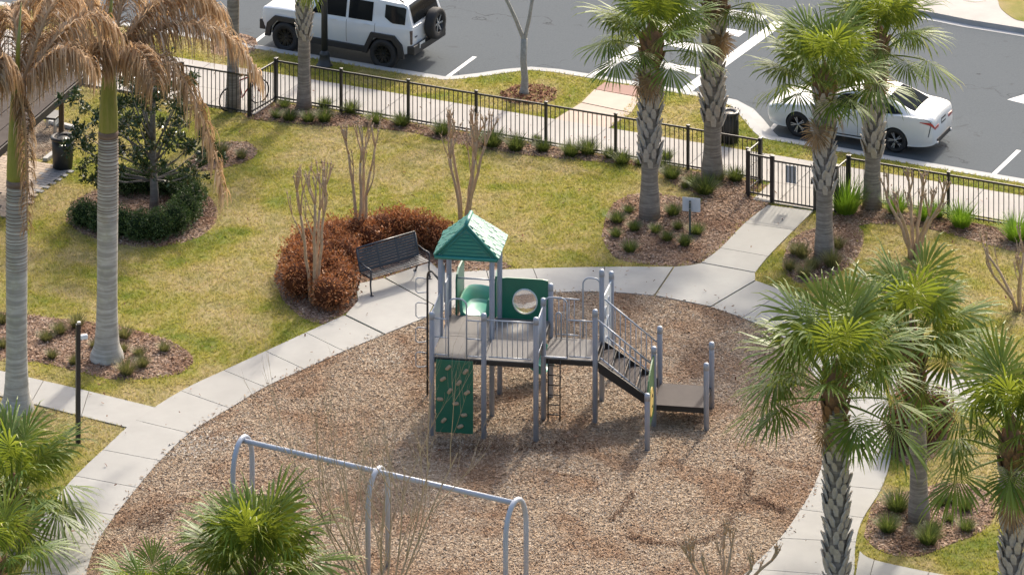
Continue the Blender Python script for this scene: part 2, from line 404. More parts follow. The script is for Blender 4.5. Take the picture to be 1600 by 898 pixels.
# ---- pavement along the street
SO = G(432, 157); su = (G(1190, 283) - SO).normalized(); sw = Vector((-su.y, su.x, 0))
WW = (G(780, 173.7) - SO).dot(sw)
def S(u, w_): return SO + su * u + sw * w_
def su_at(x, v): return (G(x, v) - SO).dot(su), (G(x, v) - SO).dot(sw)
pav = bpy.data.objects.new('pavement', None); COL.objects.link(pav); tag(pav, kind='structure')
def slab(parent, pts, z=.03, mat='walk_concrete', name='slab', z0=0.002):
    b = MB(); b.poly([(p[0], p[1]) for p in pts], z0, z); o = b.build(name, M[mat], parent)
    return o
u_jl = su_at(391, 180)[0]; w_j = su_at(391, 180)[1]
ug0, ug1 = su_at(1190, 300)[0], su_at(1316, 325)[0]; wg = su_at(1210, 319)[1] + .02
LEN = 1.55; g_ = .009; k = -16
while k * LEN < su_at(1800, 390)[0]:
    a_, e_ = k * LEN + g_, (k + 1) * LEN - g_
    k += 1
    w0 = 0.0
    mid_ = (a_ + e_) / 2
    slab(pav, [S(a_, .02), S(e_, .02), S(e_, WW), S(a_, WW)])
    if e_ < .1: slab(pav, [S(a_, .0), S(e_, .0), S(e_, w_j + .05), S(a_, w_j + .05)])
    if ug0 - .2 < mid_ < ug1 + .6: slab(pav, [S(max(a_, ug0), 0), S(min(e_, ug1), 0), S(min(e_, ug1), wg), S(max(a_, ug0), wg)])
b = MB(); b.poly([tuple(S(*q))[:2] for q in ((-25, .03), (33, .03), (33, WW - .01), (-25, WW - .01))], .001, .012); b.build('joint_bed', M['joint_dark'], pav)
# kerb ramp with red tactile pad
rp = bpy.data.objects.new('kerb_ramp', None); COL.objects.link(rp); tag(rp, kind='structure')
P_ = lambda *q: [G(*t) for t in q]
slab(rp, P_((866, 188), (948, 203), (985, 178), (908, 162)), .022, 'pink_concrete')
slab(rp, P_((909, 161), (986, 177), (1001, 154), (929, 141)), .022, 'pink_concrete')
slab(rp, P_((930, 140.5), (1001, 153), (1003, 137.5), (945, 130)), .024, 'red_pad', 'tactile_pad')

# ---- park path: slabs between matching points of its outer and inner edge
path = bpy.data.objects.new('park_path', None); COL.objects.link(path); tag(path, kind='structure')
def ribbon(pairs, gap=.010, z=.03):
    A = [G(*p[0]) for p in pairs]; B_ = [G(*p[1]) for p in pairs]; nn = 4
    ca, cb = crom(A, nn), crom(B_, nn)
    for i in range(len(pairs) - 1):
        sa, sb = [q.copy() for q in ca[i * nn:(i + 1) * nn + 1]], [q.copy() for q in cb[i * nn:(i + 1) * nn + 1]]
        for s_ in (sa, sb):
            s_[0] += (s_[1] - s_[0]).normalized() * gap; s_[-1] -= (s_[-1] - s_[-2]).normalized() * gap
        slab(path, sa + sb[::-1], z, 'path_concrete')
    b = MB()
    b.poly([(p.x, p.y) for p in ca] + [(p.x, p.y) for p in cb[::-1]], .001, .012); b.build('joint_bed', M['joint_dark'], path)
    return A, B_, ca, cb
PL = [((-8, 985), (108, 1003)), ((15, 940), (118, 954)), ((35, 892), (133, 903)), ((48, 840), (149, 853)), ((80, 790), (180, 806)), ((118, 745), (214, 763)), ((161, 704), (250, 721)), ((212, 658), (296, 678)), ((283, 612), (359, 639)), ((350, 580), (414, 606)), ((415, 550), (475, 578)), ((478, 521), (537, 550)), ((538, 494), (600, 524))]
PT = [((690, 428), (702, 484)), ((760, 424), (772, 469)), ((833, 421), (848, 459)), ((945, 418.5), (940, 457)), ((1052, 418.5), (1022, 463))]
PR = [((1181, 440), (1111, 481)), ((1225, 457), (1160, 498)), ((1280, 484), (1210, 520)), ((1330, 525), (1248, 550)), ((1365, 570), (1274, 592)), ((1385, 620), (1288, 636)), ((1393, 668), (1292, 676)), ((1391, 719), (1288, 714)), ((1376, 766), (1274, 756)), ((1349, 810), (1251, 797)), ((1337, 848), (1219, 842)), ((1334, 902), (1172, 890)), ((1320, 965), (1112, 950))]
l_ = ribbon(PL); t_ = ribbon(PT); r_ = ribbon(PR)
ribbon([((1200, 322), (1271, 331)), ((1164, 350), (1240, 361)), ((1126, 389), (1200, 402)), ((1096, 411.5), (1180, 427))])
ribbon([((-160, 540), (-170, 574)), ((-80, 560), (-95, 595)), ((-5, 579), (-22, 614)), ((68, 596), (48, 631)), ((139, 612.5), (127, 651)), ((252, 640), (208, 671))], z=.0265)
ribbon([((1381, 572), (1391, 618)), ((1462, 582), (1470, 634)), ((1560, 598), (1568, 652)), ((1680, 618), (1690, 672))])
ribbon([((1343, 862), (1336, 905)), ((1366, 876), (1350, 935)), ((1452, 895), (1425, 955)), ((1560, 915), (1530, 985)), ((1680, 940), (1650, 1010))])
for q in ([(559, 472), (557, 445), (600, 436), (677, 478), (668, 496), (602, 523), (540, 493)], [(602, 435), (673, 411), (689, 426), (700, 484), (670, 495), (679, 478)],
          [(1054, 418.5), (1078, 416), (1096, 412.5), (1180, 428), (1180, 439), (1110, 480), (1024, 463)]):
    c_ = sum((G(*p) for p in q), Vector()) / len(q)
    slab(path, [G(*p) + (c_ - G(*p)).normalized() * .006 for p in q], .03, 'path_concrete')
INNER = [ppx(p) for p in l_[3]] + [(668, 497), (702, 484)] + [ppx(p) for p in t_[3]] + [(1111, 481)] + [ppx(p) for p in r_[3]]
PLAY = INNER + [(1000, 1010), (600, 1050), (140, 1040)]
b = MB(); b.poly([tuple(G(*p))[:2] for p in PLAY], .0, .010); tag(b.build('playground_surface', M['playground_bed']), kind='structure')

# ---- planting beds (photo outlines)
BEDS = {
 'royal_palm': [(-40, 487), (20, 489), (70, 495), (130, 502), (200, 513), (255, 528), (293, 548), (302, 565), (283, 583), (230, 592), (170, 592), (120, 580), (60, 566), (-40, 556)],
 'magnolia': [(103, 346), (112, 318), (150, 297), (220, 288), (290, 292), (328, 308), (340, 330), (334, 352), (308, 372), (250, 386), (185, 382), (130, 366)],
 'clump': [(292, 262), (300, 246), (318, 232), (350, 222), (385, 222), (402, 233), (396, 247), (370, 258), (335, 265), (305, 268)],
 'rust_hedge': [(428, 430), (440, 400), (470, 370), (520, 350), (590, 338), (660, 350), (705, 372), (770, 402), (800, 418), (760, 424), (690, 428), (672, 411), (602, 434), (557, 445), (559, 472), (542, 488), (505, 506), (470, 495), (440, 466)],
 'fence': [(388, 186), (432, 160), (1189, 286), (1166, 304), (1203, 320), (1165, 348), (1140, 366), (1110, 372), (1060, 340), (1085, 322), (1098, 312), (1082, 300), (1055, 290), (1030, 270), (997, 259), (947, 254), (864, 247), (800, 240), (740, 230), (681, 218), (647, 208), (567, 199), (497, 197), (423, 190)],
 'sabal': [(940, 372), (945, 345), (958, 318), (985, 305), (1020, 302), (1075, 312), (1112, 335), (1140, 352), (1150, 366), (1122, 391), (1096, 410), (1052, 416), (1000, 412), (960, 402)],
 'gate_palm': [(1232, 380), (1250, 365), (1290, 352), (1340, 352), (1350, 375), (1338, 405), (1312, 425), (1275, 440), (1240, 440), (1222, 415)],
 'right_fence': [(1276, 333), (1308, 338), (1327, 318), (1640, 371), (1640, 400), (1580, 392), (1520, 376), (1470, 362), (1420, 352), (1360, 350), (1320, 356), (1285, 352)],
 'front_right': [(1350, 838), (1362, 790), (1385, 772), (1420, 768), (1470, 755), (1520, 758), (1550, 775), (1555, 805), (1535, 830), (1490, 848), (1440, 868), (1400, 868), (1368, 856)],
 'far_palm': [(330, 60), (370, 52), (400, 62), (398, 80), (370, 90), (330, 84)],
 'street_tree': [(782, 148), (795, 138), (822, 132), (850, 134), (870, 142), (868, 155), (845, 163), (812, 164), (788, 158)],
 'brown_shrub': [(1388, 705), (1396, 645), (1425, 632), (1475, 640), (1480, 690), (1460, 715), (1420, 728)],
}
for i, (nm, q) in enumerate(BEDS.items()):
    if nm in ('far_palm',): pass
    pts = crom([G(*p) for p in q] + [G(*q[0])], 2)[:-1]
    b = MB(); b.poly([(p.x, p.y) for p in pts], .0, .006 + .0004 * i); tag(b.build(nm + '_bed', M['planting_bed']), kind='structure')
# paved corner, gravel and edging at the far left
GRAVEL = [(-60, 195), (30, 180), (75, 190), (118, 203), (95, 228), (72, 250), (40, 247), (-60, 240)]
b = MB(); b.poly([tuple(G(*p))[:2] for p in GRAVEL], 0, .009); tag(b.build('gravel_patch', M['gravel_bed']), kind='structure')
def edging(p1, p2):
    A, B_ = G(*p1), G(*p2); d = B_ - A; o = MB(); c = (A + B_) / 2; o.bbox((0, 0, .05), (d.length, .14, .1), .01)
    e = o.build('edging_kerb', M['kerb_concrete'], None, loc=c); e.rotation_euler.z = math.atan2(d.y, d.x); tag(e, kind='structure')
edging((74, 192), (122, 204)); edging((70, 253), (84, 242))
pv = bpy.data.objects.new('brick_paving', None); COL.objects.link(pv); tag(pv, kind='structure')
simple('paver_tan', (.40, .32, .25), .85, 0, .2, 12, .2, orand=.5); simple('paver_grey', (.26, .26, .27), .85, 0, .2, 12, .2, orand=.4)
pc = [G(-60, 238), G(40, 250), G(72, 256), G(112, 267), G(72, 292), G(60, 302), G(30, 335), G(-60, 350)]
b = MB(); b.poly([(p.x, p.y) for p in pc], 0, .008); b.build('joint_bed', M['joint_dark'], pv)
poly_px = [ppx(p) for p in pc]
bk = MB(); bk.bbox((0, 0, .02), (.30, .145, .04), .006); brick_src = bk.build('paver', M['paver_tan'], pv); bsrc2 = brick_src.data.copy(); bsrc2.materials.clear(); bsrc2.materials.append(M['paver_grey'])
rot_ = math.atan2(su.y, su.x); cnt = 0; BO = G(60, 280)
for i in range(-30, 20):
    for j in range(-30, 20):
        p = BO + su * (i * .31 + (j % 2) * .15) + sw * (j * .155)
        x, v = ppx(p)
        if x < -6 or cnt > 296 or not inpoly(np.array([x]), np.array([v]), poly_px)[0]: continue
        border = x > 62 - (v - 262) * .1 and x + (v - 262) * 1.5 > 86
        if cnt == 0: brick_src.location = p; brick_src.rotation_euler.z = rot_
        else: inst(bsrc2 if border else brick_src.data, pv, 'paver', p, (0, 0, rot_))
        cnt += 1

# ---- scattered chips (too many to count)
def scatter(polys, nper, seed):
    """world points inside px polygons (union), avoiding none"""
    r = np.random.default_rng(seed); out = []
    for q in polys:
        W = np.array([tuple(G(*p))[:2] for p in q]); lo, hi = W.min(0), W.max(0); n_ = int((hi - lo).prod() * nper)
        P = r.uniform(lo, hi, (n_, 2)); k_ = inpoly(P[:, 0], P[:, 1], [tuple(t) for t in W]); out.append(P[k_])
    return np.concatenate(out)
def vis(P, zpad=30):
    Y = P[:, 1] - CY; x = 800 + F * P[:, 0] / Y; v = VH + F * HC / Y
    return (x > -40) & (x < 1640) & (v > -30) & (v < 898 + zpad), x, v
def chips(P, size, seed, z0=.012, zs=.02, flat=.35):
    r = np.random.default_rng(seed); n_ = len(P)
    L = size * r.uniform(.5, 1.5, n_); Wd = L * r.uniform(.22, .5, n_); yaw = r.uniform(0, 2 * np.pi, n_)
    pit = r.normal(0, flat, n_); rol = r.normal(0, flat, n_)
    ax = np.stack([np.cos(yaw) * np.cos(pit), np.sin(yaw) * np.cos(pit), np.sin(pit)], 1)
    bx_ = np.stack([-np.sin(yaw) * np.cos(rol), np.cos(yaw) * np.cos(rol), np.sin(rol)], 1)
    nz = np.cross(ax, bx_)
    c = np.stack([P[:, 0], P[:, 1], z0 + r.uniform(0, zs, n_)], 1)
    hx, hy = ax * (L / 2)[:, None], bx_ * (Wd / 2)[:, None]; up = nz * (Wd * .3)[:, None]
    V = np.stack([c - hx - hy, c + hx - hy, c + hx * .8 + up, c - hx * .9 + up, c + hx + hy, c - hx + hy], 1).reshape(-1, 3)
    b_ = np.arange(n_)[:, None] * 6
    Fa = np.concatenate([b_ + np.array([[0, 1, 2, 3]]), b_ + np.array([[3, 2, 4, 5]])], 1).reshape(-1, 4)
    return V, Fa, np.repeat(r.beta(2, 2, n_), 2)
P = scatter([PLAY], 620, 3); k_, x, v = vis(P); P = P[k_]
edge = np.array([tuple(G(*q))[:2] for q in INNER]); er = np.random.default_rng(33); t_e = er.integers(0, len(edge) - 1, 900); f_e = er.random((900, 1))
P = np.concatenate([P, edge[t_e] * (1 - f_e) + edge[t_e + 1] * f_e + er.normal(0, .10, (900, 2))])      # spilled over the path edge
V, Fa, at = chips(P, .052, 4, .012)
hi_ = V[-900 * 6:]; hi_[:, 2] += .022
tag(nobj('wood_chips', nmesh('wood_chips', V, Fa, M['wood_chip'], at)), 'loose tan and brown wood chips covering the playground floor', 'wood chips', kind='stuff')
P = scatter([q for k2_, q in BEDS.items() if k2_ not in ('street_tree',)], 420, 5); k_, x, v = vis(P); P = P[k_]
V, Fa, at = chips(P, .062, 6, .012, .025)
tag(nobj('bark_mulch', nmesh('bark_mulch', V, Fa, M['bark_chip'], at)), 'brown bark mulch spread over the planting beds', 'mulch', kind='stuff')
P = scatter([[(x_, v_) for x_, v_ in BEDS['street_tree']]], 260, 8); V, Fa, at = chips(P, .10, 9, .012, .03, .5)
tag(nobj('leaf_litter', nmesh('leaf_litter', V, Fa, M['leaf_litter'], at)), 'fallen reddish leaves under the bare street tree', 'leaf litter', kind='stuff')
P = scatter([GRAVEL], 260, 10); k_, x, v = vis(P); V, Fa, at = chips(P[k_], .05, 11, .010, .01, .2)
tag(nobj('gravel', nmesh('gravel', V, Fa, M['gravel'], at)), 'grey brown gravel beside the pavilion', 'gravel', kind='stuff')
# ---- grass
r = np.random.default_rng(21)
NG = 330000
P = np.stack([r.uniform(-17, 17, NG), r.uniform(-16, 24, NG)], 1); k_, x, v = vis(P, 20); P, x, v = P[k_], x[k_], v[k_]
keep = inpoly(P[:, 0], P[:, 1], lawn)
ex = [PLAY, GRAVEL, poly_px] + [q for k2_, q in BEDS.items() if k2_ != 'street_tree']
ribs = [[ppx(p) for p in c_[2]] + [ppx(p) for p in c_[3][::-1]] for c_ in (l_, t_, r_)]
ribs += [[(1200, 322), (1271, 331), (1240, 361), (1200, 402), (1180, 427), (1180, 440), (1110, 481), (1022, 463), (1052, 418), (1096, 411), (1126, 389), (1164, 350)],
         [(538, 494), (557, 445), (602, 435), (673, 411), (690, 427), (702, 485), (600, 524)],
         [(-160, 540), (252, 640), (208, 671), (-170, 574)], [(1381, 572), (1680, 618), (1690, 672), (1391, 618)], [(1343, 862), (1366, 876), (1680, 940), (1650, 1010), (1336, 905)],
         [(866, 189), (948, 204), (1004, 137), (945, 129)]]
sp_ = [S(-25, 0), S(33, 0), S(33, WW), S(-25, WW)]; ribs.append([ppx(p) for p in sp_])
sp_ = [S(-25, w_j), S(u_jl + .1, w_j), S(.05, 0), S(-25, 0)]; ribs.append([ppx(p) for p in sp_])
sp_ = [S(ug0, wg), S(ug1, wg), S(ug1, .1), S(ug0, .1)]; ribs.append([ppx(p) for p in sp_])
jx, jv = x + r.normal(0, 5, len(x)), v + r.normal(0, 2.5, len(x))       # ragged edge against the beds
for q in ex: keep &= ~inpoly(jx, jv, q)
for q in ribs + [PLAY]: keep &= ~inpoly(x, v, q)
P = P[keep]; n_ = len(P); NBL = 3
c = np.repeat(P, NBL, 0) + r.normal(0, .018, (n_ * NBL, 2)); m = len(c)
hgt = r.uniform(.03, .075, m); yaw = r.uniform(0, 2 * np.pi, m); wd = r.uniform(.007, .014, m); ln_ = r.uniform(.2, 1.0, m) * hgt
d = np.stack([np.cos(yaw), np.sin(yaw), 0 * yaw], 1); s_ = np.stack([-np.sin(yaw), np.cos(yaw), 0 * yaw], 1)
c3 = np.concatenate([c, np.full((m, 1), -.002)], 1)
tip = c3 + d * ln_[:, None]; tip[:, 2] = hgt
V = np.stack([c3 - s_ * wd[:, None], c3 + s_ * wd[:, None], tip], 1).reshape(-1, 3); Fa = np.arange(m * 3).reshape(-1, 3)
tag(nobj('grass', nmesh('grass', V, Fa, M['grass'], r.beta(1.6, 1.6, m))), 'short yellow green winter lawn grass', 'grass', kind='stuff')

# ---- stray fallen leaves on lawn and paths
r = np.random.default_rng(55); P = np.stack([r.uniform(-15, 15, 1100), r.uniform(-15, 20, 1100)], 1); k_, x, v = vis(P, 0); P = P[k_ & inpoly(P[:, 0], P[:, 1], lawn)]
V, Fa, at = chips(P, .06, 56, .055, .02, .5)
tag(nobj('fallen_leaves', nmesh('fallen_leaves', V, Fa, M['leaf_litter'], at)), 'scattered small brown fallen leaves on lawn and paths', 'fallen leaves', kind='stuff')

# ---- furrows kicked into the chips (damp dark chips) and dry pale spots
r = np.random.default_rng(71); D = []
for q, wd, nn_ in (([(985, 836), (1010, 847), (1050, 851), (1085, 849), (1118, 838), (1140, 815), (1156, 785), (1170, 755), (1172, 738), (1148, 728)], .075, 900),
                ([(1178, 778), (1200, 790), (1232, 801)], .08, 350), ([(955, 815), (975, 790), (990, 770)], .06, 250),
                ([(215, 822), (240, 812), (262, 800)], .18, 500), ([(690, 705), (760, 700), (840, 700), (900, 690)], .22, 900)):
    W = crom([G(*p) for p in q], 6); W = np.array([tuple(p)[:2] for p in W]); i_ = r.integers(0, len(W) - 1, nn_); f_ = r.random((nn_, 1)); D.append(W[i_] * (1 - f_) + W[i_ + 1] * f_ + r.normal(0, wd, (nn_, 2)))
V, Fa, at = chips(np.concatenate(D), .05, 72, .026, .014); chipmat('damp_chip', [(.07, .038, .022), (.12, .066, .038), (.17, .10, .058), (.22, .14, .085)])
tag(nobj('damp_chips', nmesh('damp_chips', V, Fa, M['damp_chip'], at)), 'dark damp wood chips turned up along scuffed furrows', 'wood chips', kind='stuff')
D = []
for (x_, v_, sx, sy, nn_) in ((335, 688, .55, .30, 500), (300, 705, .4, .25, 250), (1255, 760, .35, .4, 250), (610, 560, .5, .3, 250)):
    c_ = G(x_, v_); D.append(np.stack([c_.x + r.normal(0, sx, nn_), c_.y + r.normal(0, sy, nn_)], 1))
P = np.concatenate(D); k_, x, v = vis(P); P = P[inpoly(x, v, PLAY)]
V, Fa, at = chips(P, .045, 73, .026, .012); chipmat('pale_chip', [(.36, .30, .23), (.46, .40, .32), (.56, .50, .42), (.64, .59, .52)])
tag(nobj('pale_chips', nmesh('pale_chips', V, Fa, M['pale_chip'], at)), 'sun bleached pale wood chips in dry patches near the path', 'wood chips', kind='stuff')
# ================================================================ palms
leafmat('sabal_leaf', [(.02, .062, .013), (.055, .122, .021), (.105, .182, .03), (.21, .27, .052), (.50, .45, .17)], .33, .46, tcol=(.38, .42, .035), objvar=.3, spec=.22)  # top stop: yellow of sunlit tips, painted into the leaf colour
leafmat('lime_leaf', [(.03, .09, .01), (.09, .20, .018), (.17, .28, .03)], .35, .4, tcol=(.25, .4, .03), objvar=.2)
simple('petiole_green', (.13, .18, .04), .4, 0, .25, 8)
simple('petiole_brown', (.24, .16, .08), .6, 0, .3, 8)
def barkmat(name, c1, c2, c3, ringscale=0, nsc=9):
    n = N(name); p = n.coord(); f = n.noise(p, nsc, 6, .7, .4); g = n.noise(p, 1.6, 4, .6)
    c = n.mix(n.ramp(f, [(.3, (0, 0, 0)), (.7, (1, 1, 1))]), c1, c2); c = n.mix(n.ramp(g, [(.52, (0, 0, 0)), (.68, (.7, .7, .7))]), c, c3)
    if ringscale:
        mp = n.nd('ShaderNodeMapping'); mp.inputs['Scale'].default_value = (.6, .6, ringscale); n.ln(p, mp.inputs[0])
        rn = n.noise(mp.outputs[0], 2.0, 3, .6, .2); c = n.mix(n.ramp(rn, [(.38, (0, 0, 0)), (.6, (.75, .75, .75))]), c, tuple(x * .62 for x in c1))
        n.bump(rn, .5, .02)
    else: n.bump(f, .6, .02)
    n.base(c); n.set(Roughness=.88, Specular_IOR_Level=.2); M[name] = n.m
barkmat('sabal_trunk', (.25, .21, .175), (.37, .33, .285), (.18, .165, .10), 9)
barkmat('boot_grey', (.34, .305, .27), (.50, .46, .41), (.27, .22, .17), 0, 14)
barkmat('boot_brown', (.15, .085, .045), (.27, .16, .085), (.12, .07, .03), 0, 14)
barkmat('royal_trunk', (.42, .40, .35), (.54, .52, .47), (.30, .30, .19), 7, 6)
barkmat('royal_ring', (.20, .14, .11), (.34, .27, .22), (.25, .18, .14), 5, 6)
n = N('crownshaft'); p = n.coord(); mp = n.nd('ShaderNodeMapping'); mp.inputs['Scale'].default_value = (5, 5, .5); n.ln(p, mp.inputs[0])
f = n.noise(mp.outputs[0], 2.5, 5, .7); n.base(n.ramp(f, [(.3, (.13, .15, .028)), (.48, (.18, .195, .032)), (.6, (.235, .22, .06)), (.72, (.24, .16, .07))])); n.set(Roughness=.35); M['crownshaft'] = n.m
leafmat('dead_frond', [(.165, .096, .045), (.35, .212, .106), (.50, .33, .174), (.605, .425, .255), (.70, .56, .40)], .38, .6, objvar=.15)
simple('rachis_tan', (.30, .19, .10), .6, 0, .3, 6)
barkmat('crape_bark', (.32, .22, .135), (.50, .375, .25), (.38, .31, .23), 0, 11)
barkmat('pale_bark', (.24, .23, .20), (.38, .37, .33), (.20, .20, .16), 0, 10)
barkmat('magnolia_bark', (.17, .155, .14), (.27, .25, .23), (.15, .14, .11), 4, 12)
barkmat('twig_bark', (.30, .23, .14), (.47, .38, .27), (.38, .33, .20), 0, 9)

def sabal_leaf(elev, seed, dead=False, petL=1.12, rad=.98):
    """costapalmate fan leaf growing along +X from the origin at an elevation angle, bent by gravity"""
    r = random.Random(seed); b = MB()
    pts = []; p = Vector((0, 0, 0)); e = elev; ds = petL / 6
    for i in range(7):
        pts.append(p.copy()); p = p + Vector((math.cos(e), 0, math.sin(e))) * ds; e -= R(1.6 + (1.8 if elev < .6 else 0))
    b.tube(pts, [.028 - .0024 * i for i in range(7)], 5, a=.75)
    H = pts[-1]; d0 = Vector((math.cos(e), 0, math.sin(e))); s0 = Vector((0, 1, 0)); n0 = d0.cross(s0)
    ns = 38; tot = R(285); cost_droop = R(48)
    for k in range(ns):
        th = -tot / 2 + tot * (k + .5) / ns + r.uniform(-.02, .02)
        cx = math.cos(th)
        # segment base slides along the bent costa for central segments
        cl = .30 * max(0, math.cos(th / 1.35)) ** 1.5
        be = e - cost_droop * cl
        base = H + Vector((math.cos(e - cost_droop * cl * .5), 0, math.sin(e - cost_droop * cl * .5))) * cl * rad * .9
        d1 = Vector((math.cos(be), 0, math.sin(be))); nn = d1.cross(s0)
        dirv = (d1 * cx + s0 * math.sin(th)).normalized()
        fold = .34 * abs(math.sin(th)) + (.12 if k % 2 else -.02) + r.uniform(-.05, .05)
        dirv = (dirv - nn * fold).normalized()           # -nn is the upper side
        L = rad * (.78 + .22 * cx) * r.uniform(.8, 1.12) * (1 - .35 * cl)
        dth = tot / ns
        side = (dirv.cross(nn)).normalized()
        q = base.copy(); dv = dirv.copy(); nseg = 6; row = []; sl = L * 1.12 / nseg
        drp = r.uniform(.05, .26)
        for i in range(nseg + 1):
            t = i / nseg; rr = t * L
            wdt = max(.004, min(rr * math.tan(dth / 2) * 1.05, .030 * rad)) * (1 if t < .5 else max(.02, 1 - (t - .5) / .5) ** .7)
            row.append((q - side * wdt, q + side * wdt))
            q = q + dv * sl
            dv = (dv + Vector((r.uniform(-.05, .05), r.uniform(-.05, .05), -1)) * (drp * (t ** 1.3) * 2.2 + (.34 if t > .5 else 0))).normalized()
        vs_ = [t_ for pr in row for t_ in pr]
        a0 = min(1, max(0, r.gauss(.38, .16)))
        for i in range(nseg):
            b.add([vs_[2 * i], vs_[2 * i + 1], vs_[2 * i + 3], vs_[2 * i + 2]], [(0, 1, 2, 3)], min(1, a0 + (.32 if i == nseg - 1 else .1 * (i / nseg))) or .01)  # tips shift up the ramp: sunlit look put into the colour
    return b
leafmat('dead_sabal', [(.20, .12, .055), (.34, .22, .11), (.48, .34, .19)], .3, .6, objvar=.2)
ELEVS = [86, 74, 60, 44, 28, 10, -8, -28, -50]
SABAL = {}
holder = []
def mesh_of(b, name, mat, smooth=False):
    me = bpy.data.meshes.new(name); me.from_pydata(b.v, [], b.f); me.update()
    at = me.attributes.new('rnd', 'FLOAT', 'FACE'); at.data.foreach_set('value', b.a); me.materials.append(mat)
    if smooth: me.polygons.foreach_set('use_smooth', [True] * len(me.polygons))
    return me
for i, e in enumerate(ELEVS):
    for q in range(2): SABAL[(i, q)] = mesh_of(sabal_leaf(R(e), 100 + i * 7 + q), 'frond', M['sabal_leaf'])
DEADF = [mesh_of(sabal_leaf(R(-48), 900 + q, petL=.9, rad=.7), 'dead_frond', M['dead_sabal']) for q in range(2)]
# a boot: the split stub of an old leaf base
bt = MB(); bt.add([(-.05, 0, 0), (.05, 0, 0), (.07, .04, .15), (-.07, .04, .15), (.035, .10, .27), (-.035, .10, .27), (-.05, .03, -.01), (.05, .03, -.01), (.065, .085, .15), (-.065, .085, .15), (.03, .135, .285), (-.03, .135, .285)],
       [(0, 1, 2, 3), (3, 2, 4, 5), (7, 6, 9, 8), (8, 9, 11, 10), (0, 3, 9, 6), (3, 5, 11, 9), (2, 1, 7, 8), (4, 2, 8, 10), (5, 4, 10, 11)])
BOOT_G = mesh_of(bt, 'boot', M['boot_grey']); BOOT_B = mesh_of(bt, 'boot', M['boot_brown'])

def sabal(base, H, label, seed, rt=.2, boots=(0.35, .98), grey_to=.85, nf=34, fs=1.0, lean=(0, 0), low=-52, name='sabal_palm'):
    r = random.Random(seed); o = empty(name, base, 0, label, 'palm tree', 'cabbage palms in the park')
    ax = lambda t: Vector((lean[0] * t * t, lean[1] * t * t, H * t))
    b = MB(); pts = [ax(t / 14) for t in range(15)]
    rad = [rt * (1.32 - .32 * min(1, (t / 14) * 5)) * r.uniform(.97, 1.03) for t in range(15)]
    b.tube([Vector((0, 0, -.05))] + pts[1:], rad, 14); b.build('trunk', M['sabal_trunk'], o, True)
    # boots spiral up the trunk, crossing
    z = boots[0] * H; k = 0
    while z < boots[1] * H:
        t = z / H; a = k * 2.399963
        brown = t > grey_to + r.uniform(-.03, .03)
        c = ax(t); rr = rt * (1.0 if t < .8 else 1.0)
        sc = r.uniform(.85, 1.15) * rt / .2
        d = inst(BOOT_B if brown else BOOT_G, o, 'boot', c + Vector((math.cos(a), math.sin(a), 0)) * (rr * .93), (r.uniform(-.12, .06), 0, a - math.pi / 2 + (.35 if k % 2 else -.35)), (sc, sc, sc * r.uniform(.9, 1.1)))
        z += .027 * rt / .2 * 1.0; k += 1
    # crown
    top = ax(1.0)
    for k in range(nf):
        u = k / (nf - 1)
        el = 88 - (88 - low) * (u ** 1.12) + r.uniform(-13, 13)
        i = min(range(len(ELEVS)), key=lambda j: abs(ELEVS[j] - el))
        az = k * 2.399963 + r.uniform(-.3, .3)
        s_ = fs * r.uniform(.78, 1.12) * (1 - .12 * (u < .12))
        inst(SABAL[(i, k % 2)], o, 'frond', top + Vector((math.cos(az), math.sin(az), 0)) * rt * .5 + Vector((0, 0, -.45 * u * fs)), (r.uniform(-.16, .16), R(el * -.0) + R(ELEVS[i] - el) * .6, az), s_)
    for k in range(r.choice((1, 2, 3))):
        az = r.uniform(0, 6.28); inst(DEADF[k % 2], o, 'dead_frond', top + Vector((0, 0, -.5 * fs)), (r.uniform(-.2, .2), r.uniform(-.25, .25), az), fs * r.uniform(.6, .9))
    # fibrous heart of brown leaf bases
    b = MB(); b.lathe([(rt * 1.02, -.55), (rt * 1.25, -.3), (rt * 1.15, 0), (rt * .6, .25), (rt * .15, .5)], 12, top); b.build('crown_heart', M['boot_brown'], o, True)
    return o
def hgt(vb, vt): return (vb - vt) * mpp(vb)
sabal(G(1015, 340), hgt(340, 58), 'tall sabal palm in the mulch bed beside the white sign', 1, .225, (.28, .99), .84, 36, .90, (.06, 0), 10)
sabal(G(1113, 281), hgt(281, 0), 'sabal palm inside the fence just right of the crosswalk', 2, .235, (.30, .99), .86, 34, .88, (.1, 0), 18)
sabal(G(1288, 402), hgt(402, 126), 'sabal palm beside the gate, standing in front of the white sedan', 3, .21, (.36, .98), .9, 38, 1.0, (.0, 0), 14)
sabal(G(1363, 324), hgt(324, 62), 'sabal palm right of the gate against the fence near the rear of the sedan', 4, .21, (.30, .97), .8, 36, .94, (.17, 0), 16)
sabal(G(475, 170), hgt(170, -85), 'slender sabal palm by the fence corner in front of the white SUV', 5, .17, (.42, .99), .95, 24, .85, (.02, 0), -5)
sabal(G(364, 172), hgt(172, -150), 'smooth palm trunk behind the hanging dead frond near the bicycle', 6, .17, (.8, .99), .6, 26, .7, (.02, 0), -20)
sabal(G(1308, 962), hgt(962, 594), 'large front sabal palm with scaly trunk beside the right path', 7, .205, (.05, .99), .80, 40, 1.0, (-.04, 0), 8)
sabal(G(1436, 812), hgt(812, 532), 'sabal palm with smooth lower trunk ringed by grass clumps at right', 8, .195, (.55, .99), .5, 38, 1.0, (-.16, 0), 10)
sabal(G(1583, 960), hgt(960, 684), 'sabal palm with scaly trunk at the lower right edge', 9, .2, (.05, .99), .80, 38, 1.0, (-.02, 0), 0)
sabal(G(22, 868), hgt(868, 775), 'short sabal palm at the lower left edge by the black path lamp', 10, .2, (.05, .99), .1, 38, .92, (0, 0), 4)
